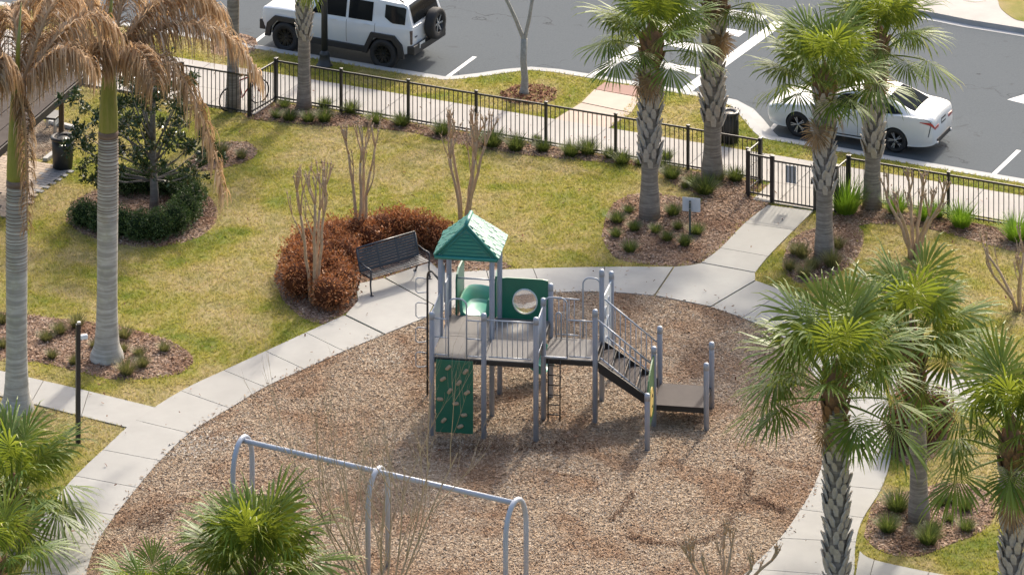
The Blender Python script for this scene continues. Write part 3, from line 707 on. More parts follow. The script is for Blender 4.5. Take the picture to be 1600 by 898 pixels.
sabal(G(-12, 985), hgt(985, 880), 'low sabal palm in the bottom left corner', 13, .2, (.05, .99), .1, 26, .8, (0, 0), -10)
sabal(G(398, 985), hgt(985, 906), 'bushy sabal palm in front of the swing frame', 11, .2, (.05, .99), .1, 54, 1.02, (0, 0), 4)
sabal(G(235, 1040), hgt(1040, 955), 'sabal palm of which only frond tips show at the bottom edge', 12, .2, (.05, .99), .1, 28, .72, (0, 0), 0)

# ================================================================ royal palms with dead fronds
def royal_frond(az, reach, rise, sag, seed, hang=.75, roll=0.0, nl=92):
    """pinnate dead frond: arching rachis with curtains of hanging leaflets"""
    r = random.Random(seed); b = MB(); n_ = 22; pts = []
    for i in range(n_ + 1):
        t = i / n_; x = reach * (t - .12 * t ** 3); z = rise * math.sin(min(1, t * 1.15) * math.pi / 2) * (1 - .2 * t) - sag * t ** 2.4
        pts.append(Vector((x, .08 * math.sin(t * 3 + seed), z)))
    b.tube(pts, [.05 * (1 - .85 * i / n_) + .006 for i in range(n_ + 1)], 5, a=.55)
    for k in range(nl):
        t = .10 + .9 * (k + r.random()) / nl; f = t * n_; i = min(int(f), n_ - 1); base = pts[i].lerp(pts[i + 1], f - i)
        tg = (pts[i + 1] - pts[i]).normalized()
        for side in (-1, 1):
            for lay in range(2):
                L = hang * (.62 + .68 * math.sin(math.pi * min(1, .15 + t * .8))) * r.uniform(.65, 1.15)
                d = (tg * r.uniform(.2, .7) + Vector((0, side * r.uniform(.25, 1.1), r.uniform(-.2, .55)))).normalized()
                wv = r.uniform(.011, .022); q = base.copy(); row = []; ns = 4
                a0 = min(1, max(.01, r.gauss(.5, .22)))
                sd = d.cross(Vector((0, 0, 1)));  sd = sd.normalized() if sd.length > .01 else Vector((1, 0, 0))
                sd = (sd + Vector((r.uniform(-.8, .8), r.uniform(-.8, .8), 0))).normalized()
                for s_ in range(ns + 1):
                    ww = wv * (1 - .8 * (s_ / ns) ** 2)
                    row += [q - sd * ww, q + sd * ww]
                    q = q + d * (L / ns); d = (d * .55 + Vector((r.uniform(-.1, .1), r.uniform(-.1, .1), -1)) * .75).normalized()
                for s_ in range(ns): b.add([row[2 * s_], row[2 * s_ + 1], row[2 * s_ + 3], row[2 * s_ + 2]], [(0, 1, 2, 3)], a0)
    return b
def royal(base, H, shaft, label, seed, fronds, r0=.26, lean=0, spear=True):
    o = empty('royal_palm', base, 0, label, 'palm tree', 'royal palms with dead fronds')
    ht = H - shaft; b = MB()
    prof = [(0, r0 * 1.75), (.03, r0 * 1.6), (.06, r0 * 1.32), (.10, r0 * 1.18), (.2, r0 * 1.05), (.35, r0), (.55, r0 * 1.02), (.75, r0 * 1.02), (.9, r0 * .98), (.97, r0 * .92), (1, r0 * .9)]
    P2 = crom([(t, q, 0) for t, q in prof], 4)
    lx = lambda z: lean * (z / H) ** 1.3
    b.tube([Vector((lx(p.x * ht), 0, p.x * ht - .03)) for p in P2], [p.y for p in P2], 20); b.build('trunk', M['royal_trunk'], o, True)
    rg = random.Random(seed); rb = MB()
    z = ht * .62
    while z < ht - .05:                                   # leaf scars, closer towards the top
        rr = r0 * (1.025 if z < ht * .9 else .99) - .004
        src = MB(); 
        rb.tube([Vector((lx(z), 0, z - .012)), Vector((lx(z), 0, z)), Vector((lx(z), 0, z + .012))], [rr, rr + .012, rr], 20, cap=False)
        z += rg.uniform(.06, .10)
    rb.build('leaf_scars', M['royal_ring'], o, True)
    b = MB(); b.tube([Vector((lx(ht + t * shaft), 0, ht + t * shaft)) for t in (0, .08, .3, .6, .85, 1.0)], [r0 * .93, r0 * .96, r0 * .9, r0 * .74, r0 * .6, r0 * .5], 18); b.build('crownshaft', M['crownshaft'], o, True)
    b = MB(); b.tube([Vector((lx(ht), 0, ht - .10)), Vector((lx(ht), 0, ht - .02)), Vector((lx(ht), 0, ht + .06))], [r0 * .95, r0 * 1.0, r0 * .965], 18); b.build('shaft_collar', M['royal_ring'], o, True)
    for (az, reach, rise, sag, hang) in fronds:
        m = mesh_of(royal_frond(az, reach, rise, sag, seed * 31 + int(az)), 'dead_frond', M['dead_frond']) if hang is None else mesh_of(royal_frond(az, reach, rise, sag, seed * 31 + int(az), hang), 'dead_frond', M['dead_frond'])
        inst(m, o, 'dead_frond', (lx(H), 0, H - .12), (0, 0, R(az)))
    if spear:
        b = MB(); b.tube([Vector((lx(H), 0, H - .1)), Vector((lx(H) + .03, 0, H + .9)), Vector((lx(H) + .1, .05, H + 2.0))], [.07, .05, .012], 7); b.build('spear_leaf', M['crownshaft'], o, True)
    return o
# frond: azimuth (0 = right, 90 = away, 270 = towards camera), reach, rise, sag, leaflet length
royal(G(167, 560), hgt(560, 88), hgt(560, 88) - hgt(560, 208), 'royal palm with dead tan fronds right of the black path lamp', 2,
      [(-20, 3.4, 1.25, 3.9, .72), (10, 4.1, 1.7, 1.9, .9), (-50, 2.1, 1.0, .9, .85), (42, 3.9, 1.9, 1.2, .9), (200, 2.3, 1.35, .9, .9), (160, 3.2, 1.9, .8, .9), (120, 3.0, 2.0, .8, .9), (-100, 1.3, 1.2, .8, .7), (80, 2.6, 2.2, .8, .9), (25, 3.2, 2.2, 1.0, .9)], .245, .05)
royal(G(26, 640), hgt(640, 140), hgt(640, 140) - hgt(640, 284), 'royal palm with dead tan fronds at the left edge', 3,
      [(-8, 2.1, 1.75, .7, .85), (25, 2.9, 2.3, .8, .9), (62, 2.8, 2.5, .6, .9), (100, 2.4, 2.1, .7, .9), (150, 2.6, 1.9, .9, .9), (200, 2.4, 1.7, 1.2, .9), (250, 1.3, 1.6, .6, .8), (-62, .62, .12, 3.1, .42)], .245, .0)

# ================================================================ bare, pruned crape myrtles
def crape(base, H, stems, label, seed, spread=.5, r0=.055, stub=1, mat='crape_bark'):
    rn = random.Random(seed); o = empty('crape_myrtle', base, 0, label, 'tree', 'bare pruned crape myrtles')
    for s_ in range(stems):
        b = MB(); az = s_ * 2 * math.pi / stems + rn.uniform(-.5, .5); h = H * rn.uniform(.62, .8)
        p0 = Vector((math.cos(az) * .09, math.sin(az) * .09, -.03)); sp = spread * rn.uniform(.35, .8)
        pts = [p0 + Vector((math.cos(az) * sp * t ** 1.4 + rn.uniform(-.025, .025), math.sin(az) * sp * t ** 1.4 + rn.uniform(-.025, .025), h * t)) for t in [i / 6 for i in range(7)]]
        b.tube(pts, [r0 * (1.1 - .42 * i / 6) for i in range(7)], 8)
        tips = []
        def fork(p, d, L, rd, lev):
            n_ = 3; q = [p]; dd = d.copy()
            for i in range(n_):
                dd = (dd + Vector((rn.uniform(-.12, .12), rn.uniform(-.12, .12), .12))).normalized(); q.append(q[-1] + dd * (L / n_))
            b.tube(q, [rd * (1 - .22 * i / n_) for i in range(n_ + 1)], 6)
            if lev == 0:
                kx = rd * 1.75; e = q[-1]; b.tube([e - dd * kx * .8, e - dd * kx * .1, e + dd * kx * .9], [rd * .7, kx, kx * .5], 6)      # pruning knuckle
                for _ in range(stub):
                    sd = (dd + Vector((rn.uniform(-.6, .6), rn.uniform(-.6, .6), .2))).normalized(); b.tube([e, e + sd * rn.uniform(.05, .16)], [rd * .45, rd * .3], 5)
                return
            for c in range(rn.choice((2, 2, 3))):
                fork(q[-1], (dd + Vector((rn.uniform(-.55, .55), rn.uniform(-.55, .55), .35))).normalized(), L * rn.uniform(.6, .95), rd * .72, lev - 1)
        tg = (pts[-1] - pts[-2]).normalized(); L0 = (H - h) * .55
        for c in range(rn.choice((2, 3, 3))): fork(pts[-1], (tg + Vector((rn.uniform(-.5, .5), rn.uniform(-.5, .5), .3))).normalized(), L0, r0 * .62, 1)
        if rn.random() < .7: fork(pts[4], (tg + Vector((rn.uniform(-.7, .7), rn.uniform(-.7, .7), .4))).normalized(), L0 * 1.2, r0 * .45, 1)
        b.build('stem', M[mat], o, True)
    return o
crape(G(563, 386), hgt(386, 192), 4, 'tall bare crape myrtle rising behind the bench', 31, .34, .045, 2)
crape(G(490, 472), hgt(472, 262), 4, 'bare crape myrtle with three pale stems in the left of the rust hedge', 32, .42, .045, 2)
crape(G(725, 352), hgt(352, 182), 5, 'bare crape myrtle rising behind the green playground roof', 33, .62, .045, 2)
crape(G(1428, 402), hgt(402, 280), 6, 'bare crape myrtle right of the gate behind the fan palms', 34, .85, .052, 2)
crape(G(1592, 485), hgt(485, 372), 5, 'bare crape myrtle at the right edge of the lawn', 35, 1.05, .04, 2)
crape(G(1128, 960), hgt(960, 842), 7, 'pruned crape myrtle poking up at the bottom edge beside the path', 36, 1.2, .042, 2)

# ================================================================ thin leafless tree in front and the street tree
def twig_tree(base, label, seed, H, r0, nmain, levels, spread, mat, name='bare_tree', buds=None, fork_h=.0, lenf=.62, cone=.5, xb=0.0):
    rn = random.Random(seed); o = empty(name, base, 0, label, 'tree'); b = MB(); tw = MB(); ends = []
    def grow(p, d, L, rd, lev, store):
        n_ = 5; q = [p]; dd = d.copy()
        for i in range(n_):
            dd = (dd + Vector((rn.uniform(-.10, .10), rn.uniform(-.10, .10), .05))).normalized(); q.append(q[-1] + dd * (L / n_))
        store.tube(q, [rd * (1 - .55 * i / n_) for i in range(n_ + 1)], 6 if lev > 1 else 4, cap=False)
        if lev == 0: ends.append(q); return
        for c in range(3 + (lev > 1)):
            t = .28 + .72 * (c + rn.random()) / (3 + (lev > 1)); f = t * n_; i = min(int(f), n_ - 1); pp = q[i].lerp(q[i + 1], min(1, f - i))
            a = rn.uniform(0, 6.28); ort = Vector((math.cos(a), math.sin(a), 0)); nd = (dd + ort * rn.uniform(cone * .7, cone * 1.5) + Vector((0, 0, .12))).normalized()
            grow(pp, nd, L * lenf * rn.uniform(.7, 1.2), rd * .5 * (1.1 - .3 * t), lev - 1, tw if lev <= 2 else store)
    for m_ in range(nmain):
        az = m_ * 2 * math.pi / nmain + rn.uniform(-.4, .4)
        if fork_h:
            if m_ == 0: b.tube([Vector((0, 0, -.05)), Vector((0, 0, .12)), Vector((.02, 0, .4)), Vector((-.02, 0, fork_h * .6)), Vector((0, 0, fork_h))], [r0 * 1.7, r0 * 1.15, r0, r0 * .92, r0 * .95], 10)
            grow(Vector((0, 0, fork_h - .05)), Vector((math.cos(az) * spread, math.sin(az) * spread * .4, 1)).normalized(), H - fork_h, r0 * .62, levels, b)
        else: grow(Vector((math.cos(az) * .08, math.sin(az) * .08, -.05)), Vector((math.cos(az) * spread * rn.uniform(.5, 1.4) + xb, math.sin(az) * spread * rn.uniform(.4, 1.2), 1)).normalized(), H * rn.uniform(.75, 1.05), r0, levels, b)
    b.build('trunk', M[mat], o, True); tw.build('twigs', M[mat], o)
    if buds:
        lf = MB()
        for q in ends:
            for _ in range(buds):
                p = q[rn.randint(1, 5)] + Vector((rn.gauss(0, .04), rn.gauss(0, .04), rn.gauss(0, .04))); s_ = rn.uniform(.02, .045); d = Vector((rn.gauss(0, 1), rn.gauss(0, 1), rn.gauss(0, 1))).normalized(); e = d.orthogonal().normalized()
                lf.add([p - d * s_, p + e * s_ * .5, p + d * s_, p - e * s_ * .5], [(0, 1, 2, 3)], rn.random() * .99 + .01)
        lf.build('buds', M['red_bud'], o)
    return o
leafmat('red_bud', [(.28, .06, .045), (.42, .13, .10), (.52, .24, .18)], .3, .6)
twig_tree(G(600, 966), 'thin leafless tree with fine pale twigs in front of the swing frame', 41, 3.7, .026, 9, 3, .62, 'twig_bark', 'bare_sapling', None, 0, .55, .42, -.05)
twig_tree(G(560, 992), 'sparse leafless sapling with upright twigs below the climbing wall', 43, 3.6, .013, 3, 2, .28, 'twig_bark', 'bare_sapling', None, 0, .5, .45, .03)
twig_tree(G(819, 147), 'pale forked street tree with red buds on the kerb island', 42, 4.8, .105, 2, 3, .34, 'pale_bark', 'street_tree', 4, 1.55, .6, .55)

# ================================================================ magnolia, hedges
leafmat('magnolia_leaf', [(.010, .024, .009), (.024, .05, .017), (.042, .076, .024), (.09, .11, .04), (.12, .085, .04)], .12, .25, objvar=0)
leafmat('rust_leaf', [(.10, .034, .013), (.23, .082, .03), (.36, .138, .05), (.46, .205, .08), (.54, .31, .145)], .3, .6, objvar=.1)
leafmat('hedge_leaf', [(.025, .055, .016), (.055, .10, .026), (.095, .15, .036), (.17, .22, .06)], .22, .4, objvar=.1)
leafmat('brown_leaf', [(.06, .02, .010), (.13, .05, .022), (.20, .085, .04), (.26, .13, .06)], .25, .6, objvar=.1)
def leaf_cloud(name, pts, nrm, size, mat, parent, seed, asp=.45, spread=.6, wide=1.0):
    """one small bent leaf per point"""
    r = np.random.default_rng(seed); n_ = len(pts)
    d = nrm + r.normal(0, spread, (n_, 3)); d /= np.linalg.norm(d, axis=1)[:, None] + 1e-9
    q = r.normal(0, 1, (n_, 3)); s_ = np.cross(d, q); s_ /= np.linalg.norm(s_, axis=1)[:, None] + 1e-9
    L = size * r.uniform(.6, 1.35, n_); u = np.cross(d, s_)
    a = pts - d * (L * .5)[:, None]; c = pts + d * (L * .5)[:, None]; h = (L * asp * .5)[:, None]
    m = pts + u * (L * .12)[:, None]
    V = np.stack([a, m - s_ * h, c, m + s_ * h], 1).reshape(-1, 3); Fa = np.arange(n_ * 4).reshape(-1, 4)
    return nobj(name, nmesh(name, V, Fa, mat, np.clip(r.beta(2, 2.2, n_), .01, 1)), parent)
def blob_points(blobs, n_, seed, shell=.35, zmin=.02):
    """points in the outer shell of a union of ellipsoids (cx,cy,cz,rx,ry,rz), lumpy"""
    r = np.random.default_rng(seed); w_ = np.array([b[3] * b[4] * b[5] for b in blobs]) ** .67; w_ /= w_.sum()
    P, Nn = [], []
    for b, k in zip(blobs, (w_ * n_).astype(int)):
        d = r.normal(0, 1, (k, 3)); d /= np.linalg.norm(d, axis=1)[:, None]
        lump = 1 + .15 * np.sin(d[:, 0] * 7 + b[0] * 3) * np.sin(d[:, 1] * 6 + b[1] * 5) + .10 * np.sin(d[:, 2] * 9 + d[:, 0] * 5) + .06 * np.sin(d[:, 1] * 17 + d[:, 0] * 13)
        rad = lump * (1 - shell * r.random(k) ** 1.6)
        P.append(np.array(b[:3]) + d * np.array(b[3:6]) * rad[:, None]); Nn.append(d)
    P, Nn = np.concatenate(P), np.concatenate(Nn); keep = P[:, 2] > zmin
    for b in blobs:                                        # drop what lies deep inside another lobe
        q = (P - np.array(b[:3])) / np.array(b[3:6]); keep &= (q ** 2).sum(1) > .42
    return P[keep], Nn[keep]
def shrub(name, base, blobs, n_, size, mat, label, cat, seed, group=None, stemmat='crape_bark', asp=.45):
    o = empty(name, base, 0, label, cat, group); P, Nn = blob_points(blobs, n_, seed)
    leaf_cloud('foliage', P, Nn, size, M[mat], o, seed, asp)
    b = MB(); rn = random.Random(seed)
    for q in blobs:
        for k in range(7):
            a = rn.uniform(0, 6.28); e = Vector((q[0] + q[3] * .75 * math.cos(a), q[1] + q[4] * .75 * math.sin(a), q[2] + q[5] * rn.uniform(0, .75))); s_ = Vector((q[0] + .1 * math.cos(a), q[1] + .1 * math.sin(a), -.02))
            b.tube([s_, s_.lerp(e, .5) + Vector((0, 0, .08)), e], [.014, .010, .004], 5)
    b.build('stems', M[stemmat], o)
    # solid dark core keeps the shrub from being see-through
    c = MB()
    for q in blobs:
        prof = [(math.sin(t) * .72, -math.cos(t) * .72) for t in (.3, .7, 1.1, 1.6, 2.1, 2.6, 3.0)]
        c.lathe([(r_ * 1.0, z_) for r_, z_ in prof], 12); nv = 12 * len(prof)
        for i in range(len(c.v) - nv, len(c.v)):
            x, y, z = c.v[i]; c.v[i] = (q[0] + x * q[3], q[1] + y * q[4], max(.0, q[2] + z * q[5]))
    c.build('dark_core', M[mat + '_core'], o, True)
    return o
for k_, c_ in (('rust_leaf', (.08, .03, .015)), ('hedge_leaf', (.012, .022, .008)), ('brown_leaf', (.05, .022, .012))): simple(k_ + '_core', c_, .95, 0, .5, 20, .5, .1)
def lobes(base_px, rows):
    B0 = G(*base_px); out = []
    for (x, v, rx, ry, h) in rows:
        p = G(x, v) - B0; out.append((p.x, p.y, h * .45, rx, ry, h * .56))
    return B0, out
grp = 'rust brown shrubs of the hedge by the bench'
for i, (bp, rows, lab) in enumerate((
    ((495, 480), [(468, 462, .55, .6, .95), (515, 480, .55, .55, .85), (488, 452, .6, .6, 1.05), (535, 462, .42, .5, .8), (470, 440, .55, .6, .95), (520, 448, .5, .55, .9)], 'rust brown shrub left of the bench around the pale stems'),
    ((470, 425), [(465, 425, .5, .6, .9), (505, 430, .6, .65, 1.0), (535, 425, .5, .6, .95), (480, 405, .5, .6, .9), (505, 410, .55, .6, .95), (520, 400, .5, .6, .9)], 'rust brown shrub at the left bend of the hedge behind the first crape myrtle'),
    ((540, 400), [(520, 392, .55, .6, .85), (560, 388, .55, .6, .9), (600, 385, .55, .6, .95), (540, 412, .5, .5, .8), (580, 396, .5, .55, .85), (620, 383, .5, .55, .9)], 'rust brown shrub right behind the bench backrest'),
    ((650, 385), [(625, 380, .5, .55, .9), (655, 382, .5, .55, .85), (685, 388, .45, .5, .75), (705, 398, .3, .4, .55)], 'rust brown shrub between the bench and the green playground roof'))):
    B0, bl = lobes(bp, rows); shrub('rust_shrub', B0, bl, 9000, .07, 'rust_leaf', lab, 'shrub', 60 + i, grp)
B0, bl = lobes((1425, 705), [(1405, 700, .38, .5, 1.05), (1440, 690, .4, .5, 1.0), (1465, 672, .4, .5, .95)])
shrub('brown_shrub', B0, bl, 6000, .07, 'brown_leaf', 'dark brown shrub behind the smooth palm trunk beside the right path', 'shrub', 70)
# evergreen hedge ring round the magnolia, open towards the left back
o = empty('evergreen_hedge', G(235, 345), 0, 'dark green clipped hedge ring around the magnolia trunk', 'hedge'); B0 = o.location
bl = []
for (x, v, h) in ((132, 350, .48), (160, 358, .5), (190, 366, .52), (218, 372, .55), (246, 372, .58), (272, 362, .6), (290, 346, .62), (298, 328, .6), (288, 310, .58), (262, 300, .55), (232, 297, .55), (202, 300, .52)):
    p = G(x, v) - B0; bl.append((p.x, p.y, h * .55, .44, .50, h * .74))
P, Nn = blob_points(bl, 26000, 77, .22); leaf_cloud('foliage', P, Nn, .05, M['hedge_leaf'], o, 78, .5)
c = MB()  # solid dark core filling the hedge behind its leaves
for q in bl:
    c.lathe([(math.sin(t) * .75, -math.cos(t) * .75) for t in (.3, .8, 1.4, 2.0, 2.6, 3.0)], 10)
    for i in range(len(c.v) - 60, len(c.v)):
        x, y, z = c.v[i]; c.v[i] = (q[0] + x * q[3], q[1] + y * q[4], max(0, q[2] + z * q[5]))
c.build('dark_core', M['hedge_leaf_core'], o, True)
# magnolia
o = empty('magnolia_tree', G(240, 332), 0, 'dark glossy magnolia inside the clipped hedge ring', 'tree'); B0 = o.location; s_ = mpp(332)
b = MB(); b.tube([Vector((0, 0, -.05)), Vector((.02, 0, .5)), Vector((-.02, 0, 1.3)), Vector((-.03, .05, 2.4)), Vector((.02, .05, 3.7))], [.14, .11, .095, .075, .02], 10); b.build('trunk', M['magnolia_bark'], o, True)
rn = random.Random(9); cl = []; lb = MB()
spots = [(-1.75, 1.5, .55), (-1.35, 1.15, .45), (-1.6, 2.2, .5), (-1.0, 2.6, .55), (-.5, 2.9, .6), (.1, 3.1, .6), (.7, 2.6, .5), (1.2, 2.0, .45), (1.15, 1.25, .5), (1.45, 1.5, .35), (-.3, 2.2, .55), (.4, 2.2, .5), (-.8, 1.9, .5), (-.15, 1.7, .4), (.0, 3.6, .45), (-.6, 3.5, .45), (.8, 3.2, .4), (-1.9, 2.9, .45), (-2.1, 1.9, .35), (-1.4, .95, .3)]
Pn, Nl = [], []
gr = np.random.default_rng(5)
for (x, z, rr) in spots:
    for dep in ((rn.uniform(-1.3, -.4), rn.uniform(.3, 1.4)) if abs(x) < 1.2 else (rn.uniform(-.5, .5),)):
        cc = Vector((x + rn.uniform(-.15, .15), dep, z + rn.uniform(-.12, .12))); st = Vector((0, 0, min(2.8, max(.85, z * .5))))
        lb.tube([st, st.lerp(cc, .55) + Vector((0, 0, -.1)), cc], [.03, .02, .008], 6)
        for k in range(7):
            e = cc + Vector((rn.gauss(0, rr * .55), rn.gauss(0, rr * .55), rn.gauss(0, rr * .42))); lb.tube([cc, e], [.008, .004], 4)
            d = gr.normal(0, 1, (34, 3)); d[:, 2] += .35; d /= np.linalg.norm(d, axis=1)[:, None]
            Pn.append(np.array(e) + d * gr.uniform(.04, .17, 34)[:, None]); Nl.append(d)
lb.build('limbs', M['magnolia_bark'], o, True); leaf_cloud('crown', np.concatenate(Pn), np.concatenate(Nl), .13, M['magnolia_leaf'], o, 6, .42, .35)

# ================================================================ ornamental grass clumps
def clumpmat(name, cols): leafmat(name, cols, .35, .5, objvar=.35)
clumpmat('clump_green', [(.06, .09, .02), (.11, .15, .03), (.19, .23, .05), (.34, .33, .12)])
clumpmat('clump_lime', [(.13, .24, .02), (.24, .40, .03), (.38, .52, .06)])
clumpmat('clump_olive', [(.09, .10, .03), (.16, .17, .05), (.26, .245, .09), (.42, .35, .18)])
def clump_mesh(seed, n_, h, rad, fl, mat, arch=.5):
    rn = random.Random(seed); b = MB()
    for k in range(n_):
        a = rn.uniform(0, 6.28); q = math.sqrt(rn.random()); out = Vector((math.cos(a), math.sin(a), 0)); p = out * rad * .35 * q + Vector((0, 0, -.02)); L = h * rn.uniform(.6, 1.15)
        d = (out * (fl * q + rn.uniform(-.1, .15)) + Vector((rn.uniform(-.12, .12), rn.uniform(-.12, .12), 1))).normalized(); sd = Vector((-out.y, out.x, 0)); wv = rn.uniform(.005, .011); row = []
        for i in range(4):
            ww = wv * (1 - i / 3.2); row += [p - sd * ww, p + sd * ww]; p = p + d * (L / 3); d = (d + out * arch * .28 * (.4 + q) + Vector((0, 0, -.18 * arch * i))).normalized()
        av = min(1, max(.01, rn.gauss(.45, .22)))
        for i in range(3): b.add([row[2 * i], row[2 * i + 1], row[2 * i + 3], row[2 * i + 2]], [(0, 1, 2, 3)], av)
    return mesh_of(b, 'grass_clump', M[mat])
CG = [clump_mesh(200 + i, 420, .36, .30, .75, 'clump_green', .8) for i in range(3)]
CO = [clump_mesh(210 + i, 380, .38, .28, .65, 'clump_olive', .7) for i in range(3)]
CL = [clump_mesh(220 + i, 420, .48, .32, .75, 'clump_lime', .6) for i in range(2)]
def row(src, pts, lab, group, seed, cat='grass clump'):
    rn = random.Random(seed)
    for i, q in enumerate(pts):
        sc = (q[2] if len(q) > 2 else 20) * mpp(q[1]) / .38 * rn.uniform(.8, 1.2)
        o = inst(src[i % len(src)], None, 'grass_clump', G(q[0], q[1]), (0, 0, rn.uniform(0, 6.28)), (sc, sc, sc * rn.uniform(.9, 1.1)))
        tag(o, lab.format(n=ORD[i]), cat, group)
row(CG, [(432, 184, 20), (444, 168, 18), (452, 188, 22), (482, 190, 26), (508, 168, 18), (507, 190, 22), (548, 176, 22), (586, 192, 22), (627, 196, 30), (690, 210, 30), (746, 218, 18), (769, 228, 36), (806, 234, 26), (838, 222, 16), (848, 236, 28), (892, 243, 26), (919, 240, 26), (953, 247, 20), (972, 255, 26), (1001, 258, 18), (1033, 262, 20), (1041, 250, 20)],
    '{n} green grass clump from the left in the row inside the long fence', 'grass clumps along the long fence', 1)
row(CG, [(1049, 278, 24), (1071, 294, 16), (1081, 290, 22), (1101, 302, 34), (1118, 283, 28), (1149, 282, 22)], '{n} green grass clump from the left near the trunk beside the crosswalk palm', 'grass clumps by the crosswalk palm', 2)
row(CG, [(962, 370, 20), (964, 347, 22), (982, 332, 20), (984, 393, 24), (991, 360, 16), (1025, 364, 20), (1042, 376, 18), (1052, 336, 26), (1059, 358, 16), (1070, 383, 20), (1088, 366, 20)], '{n} grass clump from the left around the palm by the white sign', 'grass clumps by the sign palm', 3)
row(CO, [(1234, 422, 24), (1243, 397, 26), (1254, 403, 20), (1257, 433, 26), (1269, 420, 26), (1300, 417, 24), (1308, 388, 20)], '{n} olive grass clump from the left around the palm nearest the gate', 'grass clumps by the gate palm', 4)
row(CL, [(1322, 332, 42), (1400, 334, 24), (1444, 344, 30), (1464, 338, 22), (1502, 354, 34), (1588, 375, 36)], '{n} bright lime grass clump from the gate along the right fence', 'lime grass clumps along the right fence', 5)
row(CO, [(328, 246, 30), (346, 240, 24), (377, 248, 18)], '{n} grass clump from the left in the small bed beyond the hedge ring', 'grass clumps in the small far bed', 6)
row(CO, [(2, 505, 22), (3, 543, 22), (72, 532, 26), (81, 559, 18), (93, 521, 24), (115, 569, 18), (120, 511, 22), (147, 543, 18), (192, 549, 18), (194, 528, 20), (198, 585, 26), (217, 556, 22), (222, 573, 20), (257, 549, 18)], '{n} olive grass clump from the left in the bed of the royal palms', 'grass clumps by the royal palms', 7)
row(CG, [(1387, 829, 36), (1402, 796, 36), (1450, 848, 28), (1457, 832, 24), (1472, 788, 20), (1484, 814, 18), (1487, 784, 22), (1509, 796, 28), (1510, 828, 28)], '{n} grass clump from the left around the smooth trunked palm at lower right', 'grass clumps at lower right', 8)
# ================================================================ playground structure
U = 1.2075
PS = empty('play_structure', (-1.84, -8.298, 0), R(-8.547), 'grey and green playground structure with roofed tower, slide, climbing wall and steps', 'playground structure')
def L(i, j, z=0): return Vector((i * U, j * U, z))
ZA, ZC, ZP = 1.80, 1.42, .50
posts = {'00': (0, 0, 2.82), '10': (1, 0, 2.86), '20': (2, 0, 2.84), '01': (0, 1, 3.72), '11': (1, 1, 3.72), '02': (0, 2, 3.72), '12': (1, 2, 3.72), '21': (2, 1, 2.80), '22': (2, 2, 2.66), '31': (3, 1, 2.61), '32': (3, 2, 3.06),
         '41': (4.13, 1, 1.84), '42': (4.13, 2, 1.82), '51': (5.14, .97, 1.55), '52': (5.14, 1.97, 1.54), '40': (4.13, -.07, 1.30), '33': (3.06, 3.0, 2.55)}
for (i, j, h) in posts.values():
    b = MB(); b.lathe([(.062, -.05), (.062, h - .05), (.056, h - .02), (.035, h)], 16, L(i, j)); po = b.build('post', M['play_grey'], PS, True)
    if h > 3.5: continue
    b = MB(); b.lathe([(.0655, h - .16), (.0655, h - .05), (.058, h - .012), (.03, h + .006)], 16, L(i, j)); b.build('post_cap', M['play_rail'], po, True)
def deck(i0, i1, j0, j1, z, mat='deck_grey', edge='black_coating'):
    b = MB(); c = L((i0 + i1) / 2, (j0 + j1) / 2, z - .02); b.bbox(c, ((i1 - i0) * U - .01, (j1 - j0) * U - .01, .04), .008); d = b.build('deck', M[mat], PS)
    b = MB()
    for (a_, e_) in (((i0, j0), (i1, j0)), ((i1, j0), (i1, j1)), ((i1, j1), (i0, j1)), ((i0, j1), (i0, j0))):
        A, B_ = L(*a_), L(*e_); mid = (A + B_) / 2; dd = B_ - A; inn = (L((i0 + i1) / 2, (j0 + j1) / 2) - mid).normalized() * .02
        b.box(mid + inn + Vector((0, 0, z - .075)), (dd.length - .05, .03, .11), math.atan2(dd.y, dd.x))
    b.build('deck_skirt', M[edge], d); return d
deck(0, 1, 0, 1, ZA); deck(1, 2, 0, 1, ZA); deck(0, 1, 1, 2, ZA); deck(1, 2, 1, 2, ZA); deck(2, 3, 1, 2, ZC)
deck(4.13, 5.14, 1, 2, ZP, 'deck_brown')
def rail(a_, e_, z, top=.91, zb=.07, step=.118, r_=.017, name='railing', z2=None, off=.07):
    """barrier with vertical bars, may slope"""
    A, B_ = L(*a_), L(*e_); z2 = z if z2 is None else z2; d = (B_ - A); ln = d.length; d.normalize(); A = A + d * off; B_ = B_ - d * off
    pa = lambda t, h: A.lerp(B_, t) + Vector((0, 0, z + (z2 - z) * t + h))
    b = MB(); b.tube([pa(0, top), pa(1, top)], r_, 8); b.tube([pa(.04, zb), pa(.96, zb)], r_ * .9, 8); rl = b.build(name, M['play_rail'], PS, True)
    n_ = max(2, int((ln - .14) / step)); bs = None
    for k in range(1, n_):
        q = k / n_
        b = MB(); b.tube([Vector((0, 0, zb)), Vector((0, 0, top))], .0105, 6)
        if bs is None: bs = b.build('bar', M['play_rail'], rl, True); bs.location = pa(q, 0)
        else: inst(bs.data, rl, 'bar', pa(q, 0))
    return rl
rail((1, 0), (2, 0), ZA); rail((2.42, 1), (3, 1), ZC); rail((2, 2), (2.62, 2), ZC)
rail((3, 1), (4.13, 1), ZC, .95, .12, .115, .019, 'stair_rail', ZP); rail((3, 2), (4.13, 2), ZC, .95, .12, .115, .019, 'stair_rail', ZP)
rail((2, .05), (2, .95), ZA, .85)
